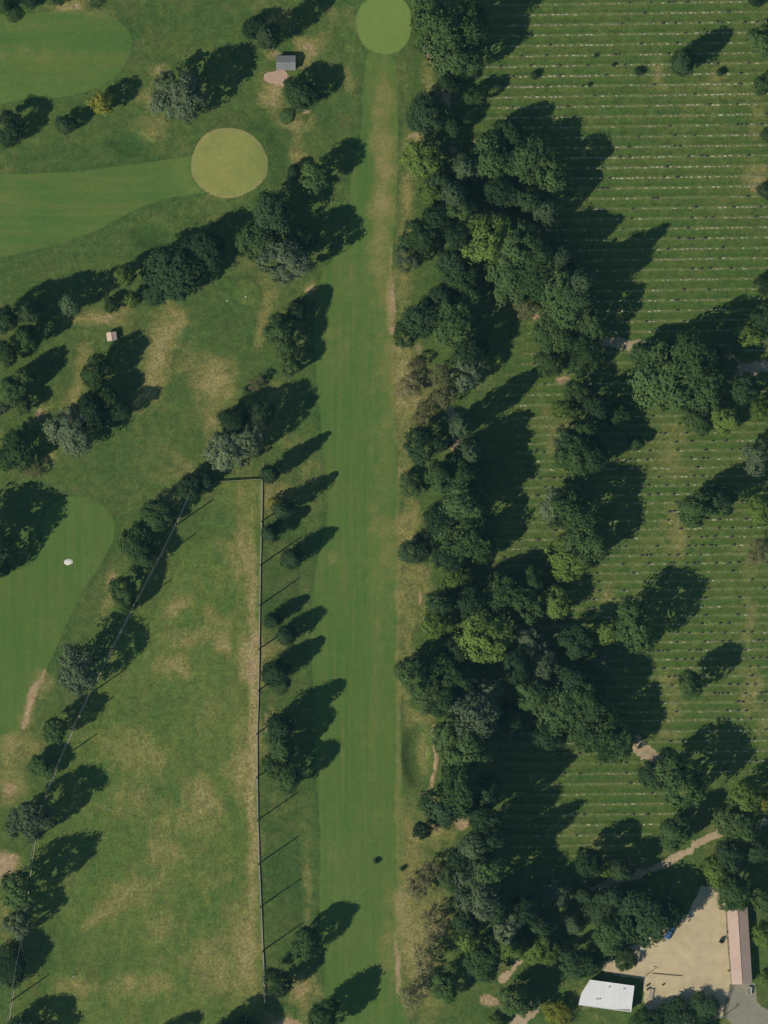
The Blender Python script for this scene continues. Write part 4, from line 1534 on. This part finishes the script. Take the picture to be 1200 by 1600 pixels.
def car(px, py, rz, paint, label):
    X0, Y0 = P(px, py)
    r = tag(empty("parked_car", (X0, Y0, 0.02), rz), label, "car")
    side = [(-2.1, .35), (2.1, .35), (2.15, .65), (2.0, .78), (1.0, .92), (-1.75, .95), (-2.12, .85)]
    b = MB()
    n = len(side)
    for yy, k in ((-.86, 1), (.86, 1)):
        b.V += [(p[0], yy, p[1]) for p in side]
    b.F.append(tuple(range(n)))
    b.F.append(tuple(range(2 * n - 1, n - 1, -1)))
    for k in range(n):
        b.F.append((k, n + k, n + (k + 1) % n, (k + 1) % n))
    b.build("body", paint, r)
    MB().box((-.4, 0, 1.16), (2.5, 1.5, .5), 0, .80).build("windows", MAT['glass'], r)
    MB().box((-.4, 0, 1.44), (2.0, 1.22, .06)).build("roof", paint, r)
    for sx in (-1.3, 1.3):
        for sy in (-.8, .8):
            wheel(r, sx, sy, .32, .2)
    for sy in (-.6, .6):
        MB().box((2.12, sy, .66), (.08, .32, .14)).build("headlight", MAT['white'], r)
    return r


car(1046, 1457, R(62), MAT['bluepaint'], "blue car parked in the tree shade at the yard's edge")
# white-roofed golf cart in a gap of the canopy
X0, Y0 = P(1003, 1478)
gc = tag(empty("golf_cart", (X0, Y0, .02), R(100)), "small cart with white roof half under the wide yard trees", "golf cart")
MB().box((0, 0, .42), (2.2, 1.1, .35), 0, .95).build("body", MAT['white'], gc)
MB().box((-.2, 0, .72), (.5, 1.0, .24)).build("seat", MAT['wallcream'], gc)
MB().box((-.48, 0, .98), (.12, 1.0, .4)).build("backrest", MAT['wallcream'], gc)
for sx in (-.75, .75):
    for sy in (-.5, .5):
        MB().tube((sx * .85, sy * .95, .55), (sx, sy, 1.82), .025, n=6).build("roof_post", MAT['darkmetal'], gc)
        wheel(gc, sx, sy, .23, .18)
MB().box((0, 0, 1.86), (1.9, 1.25, .08), 0, .92).build("roof", MAT['white'], gc)
# mower
X0, Y0 = P(1128, 1469)
mo = tag(empty("riding_mower", (X0, Y0, .02), R(60)), "dark riding mower parked in front of the pink shed's fence", "mower")
MB().box((.55, 0, .62), (1.0, .6, .42), 0, .85).build("hood", MAT['greenpaint'], mo)
MB().box((-.3, 0, .42), (1.2, .55, .22)).build("chassis", MAT['darkmetal'], mo)
MB().box((-.5, 0, .70), (.45, .48, .16)).build("seat", MAT['rubber'], mo)
MB().box((-.74, 0, .95), (.1, .46, .4)).build("backrest", MAT['rubber'], mo)
MB().box((0, 0, .2), (1.0, 1.3, .16)).build("cutting_deck", MAT['greenpaint'], mo)
MB().tube((.02, 0, .8), (-.12, 0, 1.05), .03, n=6).tube((-.12, -.18, 1.05), (-.12, .18, 1.05), .025, n=6).build("steering_wheel", MAT['darkmetal'], mo)
MB().tube((-.85, -.4, .5), (-.85, -.4, 1.8), .04, n=6).tube((-.85, .4, .5), (-.85, .4, 1.8), .04, n=6).tube((-.85, -.44, 1.8), (-.85, .44, 1.8), .04, n=6).build("roll_bar", MAT['darkmetal'], mo)
for sy in (-.45, .45):
    wheel(mo, -.65, sy, .38, .28)
    wheel(mo, .8, sy, .25, .2)
# white trailer on the drive
X0, Y0 = P(1171, 1548)
trl = tag(empty("box_trailer", (X0, Y0, .06), R(84)), "small open white-rimmed trailer on the grey concrete drive", "trailer")
MB().box((0, 0, .5), (2.2, 1.1, .08)).build("bed", MAT['concrete'], trl)
for (c, d) in (((1.12, 0, .68), (.1, 1.3, .4)), ((-1.12, 0, .68), (.1, 1.3, .4)), ((0, .6, .68), (2.14, .1, .4)), ((0, -.6, .68), (2.14, .1, .4))):
    MB().box(c, d).build("side_board", MAT['white'], trl)
wheel(trl, 0, .76, .28, .16)
wheel(trl, 0, -.76, .28, .16)
MB().tube((1.15, 0, .45), (2.0, 0, .42), .04, n=6).build("drawbar", MAT['darkmetal'], trl)
# drums
def drum(px, py, mat, lab):
    X0, Y0 = P(px, py)
    r = tag(empty("drum", (X0, Y0, .02)), lab, "drum", "drums in the yard")
    MB().tube((0, 0, 0), (0, 0, .9), .3, n=14).build("barrel", mat, r)
    for zz in (.3, .6):
        MB().tube((0, 0, zz - .02), (0, 0, zz + .02), .315, n=14).build("hoop", mat, r)
    MB().tube((.12, 0, .9), (.12, 0, .93), .05, n=8).build("cap", MAT['steel'], r)
drum(1011, 1540, MAT['darkmetal'], "dark drum nearest the white-roofed building's shadow")
drum(1011.5, 1546, MAT['darkmetal'], "dark drum behind another beside the white-roofed building")
drum(1034, 1540, MAT['yellowpaint'], "yellow drum at the tree edge below the yard")
drum(1137, 1518, MAT['yellowpaint'], "yellow drum against the fence of the pink shed")
# timber stack
X0, Y0 = P(1017, 1553)
ts = tag(empty("timber_stack", (X0, Y0, .02), R(80)), "low stack of pale planks beside the white-roofed building's shadow", "timber stack")
for lv in range(3):
    for k in range(4):
        MB().box((random.uniform(-.1, .1), -.55 + k * .36, .12 + lv * .14), (3.4, .3, .12), random.uniform(-.02, .02)).build("plank", MAT['palewood'], ts)
# beam lying in the yard
o = MB().tube((-4.6, 0, .16), (4.6, 0, .16), .15, .12, 10).build("timber_pole", MAT['wood'])
X0, Y0 = P(1042, 1523)
o.location = (X0, Y0, .03)
o.rotation_euler = (0, 0, R(-5))
tag(o, "long thin timber pole lying across the gravel yard", "pole")
# boulder of white by the range, distance boards
for (px, py, lab) in ((115, 1525, "small white target board on the lower driving range"), (170, 1264, "small white target board on the upper driving range near the big shadows")):
    X0, Y0 = P(px, py)
    r = tag(empty("target_board", (X0, Y0, h1(X0, Y0) + .02), R(20)), lab, "target board")
    MB().box((0, 0, .6), (1.1, .08, .7)).build("panel", MAT['white'], r)
    for sx in (-.45, .45):
        MB().box((sx, .02, .12), (.07, .07, .35)).build("leg", MAT['wood'], r)
for (px, py, lab) in ((384, 464, "white tee marker block in the small practice green"), (355, 470, "white tee marker block beside the small practice green")):
    X0, Y0 = P(px, py)
    r = MB().box((0, 0, .14), (.5, .34, .28), .3, .8).build("tee_marker", MAT['white'])
    r.location = (X0, Y0, h1(X0, Y0) + .03)
    tag(r, lab, "tee marker")

# ------------------------------------------------------------------ graves
cem = np.array([P(*p) for p in [(830, -10), (790, 60), (750, 120), (735, 150), (800, 200), (850, 300), (850, 520), (800, 600), (820, 690), (830, 820), (780, 870), (800, 1000), (815, 1160),
                                (862, 1180), (862, 1245), (826, 1290), (850, 1328), (930, 1345), (1030, 1290), (1090, 1250), (1160, 1200), (1198, 1190), (1200, -10)]])
g = np.random.default_rng(12)
cand = []
TP = np.array(TREES_PX)
ks = [("u", 6.5 + 16.04 * k, 16.04) for k in range(0, 40)] + [("m", 652 + 13.6 * k, 13.6) for k in range(0, 36)] + [("l", 6.5 + 16.04 * k, 16.04) for k in range(71, 84)]
for zone, yb, sp in ks:
    if zone == "u" and yb > 640:
        continue
    px = 725.0
    while px < 1200:
        px += g.choice([6.5, 7.2, 8.0, 11.0, 13.0])
        py = yb - .015 * (px - 900) + g.normal(0, .35)
        x, y = P(px, py)
        dens = 0.78 if zone == "u" else (0.50 if zone == "m" else 0.55)
        dens *= 0.35 + 1.1 * vn(np.array([x]), np.array([y]), 14, 77)[0]
        if g.random() > dens:
            continue
        dd = np.hypot(TP[:, 0] - px, TP[:, 1] - py) - TP[:, 2] * .8
        if dd.min() < 0:
            continue
        dark = g.random() < (0.16 if zone == "u" else (0.55 if zone == "m" else .2))
        size = g.uniform(.55, 1.15)
        cand.append((x, y, size, dark))
ca = np.array([(c[0], c[1]) for c in cand])
ok = inside(ca[:, 0], ca[:, 1], cem)
cand = [c for c, k in zip(cand, ok) if k]
cand.sort(key=lambda c: -c[2])


def stone_mb(m, x, y, z, s, dark, rz):
    """low slab with a smaller block on it"""
    if dark:
        m.box((x, y, z + .05), (s * 1.0, .5, .2), rz)
        m.box((x, y, z + .37), (s * .8, .26, .46), rz, .88)
    else:
        m.box((x, y, z + .03), (s * 1.05, .40, .16), rz)
        m.box((x, y, z + .15), (s * .82, .30, .10), rz, .9)


mp, md = MB(), MB()
stone_mb(mp, 0, 0, 0, 1, False, 0)
stone_mb(md, 0, 0, 0, 1, True, 0)
me_p = mp.mesh("grave_marker", MAT['stone'])
me_d = md.mesh("grave_marker", MAT['darkstone'])
rest = MB()
restd = MB()
n_ind = 0
for (x, y, s, dark) in cand:
    z = h1(x, y) + .02
    rz = random.uniform(-.04, .04)
    if n_ind < 290:
        o = new_obj("grave_marker", me_d if dark else me_p)
        o.location = (x, y, z)
        o.scale = (s, 1, 1)
        o.rotation_euler = (0, 0, rz)
        if dark:
            tag(o, "small dark gravestone standing in the cemetery rows", "gravestone", "dark gravestones in rows")
        else:
            tag(o, "small pale flat gravestone lying in the cemetery rows", "gravestone", "pale gravestones in rows")
        n_ind += 1
    else:
        stone_mb(restd if dark else rest, x, y, z, s, dark, rz)
if rest.V:
    o = rest.build("grave_marker_field", MAT['stone'])
    tag(o, "many further little pale stones filling the grave rows", "gravestones", kind='stuff')
if restd.V:
    o = restd.build("grave_marker_field", MAT['darkstone'])
    tag(o, "many further little dark stones filling the grave rows", "gravestones", kind='stuff')
print("graves", len(cand), "objects", len(bpy.data.objects))

# ------------------------------------------------------------------ the air between the aeroplane and the ground
hz = MB().box((0, 0, 754.0), (13000, 13000, 1512.0)).mesh("haze", MAT['white'])
hm, ht, ho = nodes_of("haze_air")
pv = ht.nodes.new("ShaderNodeVolumePrincipled")
pv.inputs["Color"].default_value = (0.34, 0.82, 1.0, 1)
pv.inputs["Density"].default_value = 1.8e-5
pv.inputs["Anisotropy"].default_value = 0.0
ht.links.new(pv.outputs[0], ho.inputs["Volume"])
hz.materials.clear()
hz.materials.append(hm)
tag(new_obj("haze", hz), "thin bluish air between the ground and the aeroplane", kind='stuff')
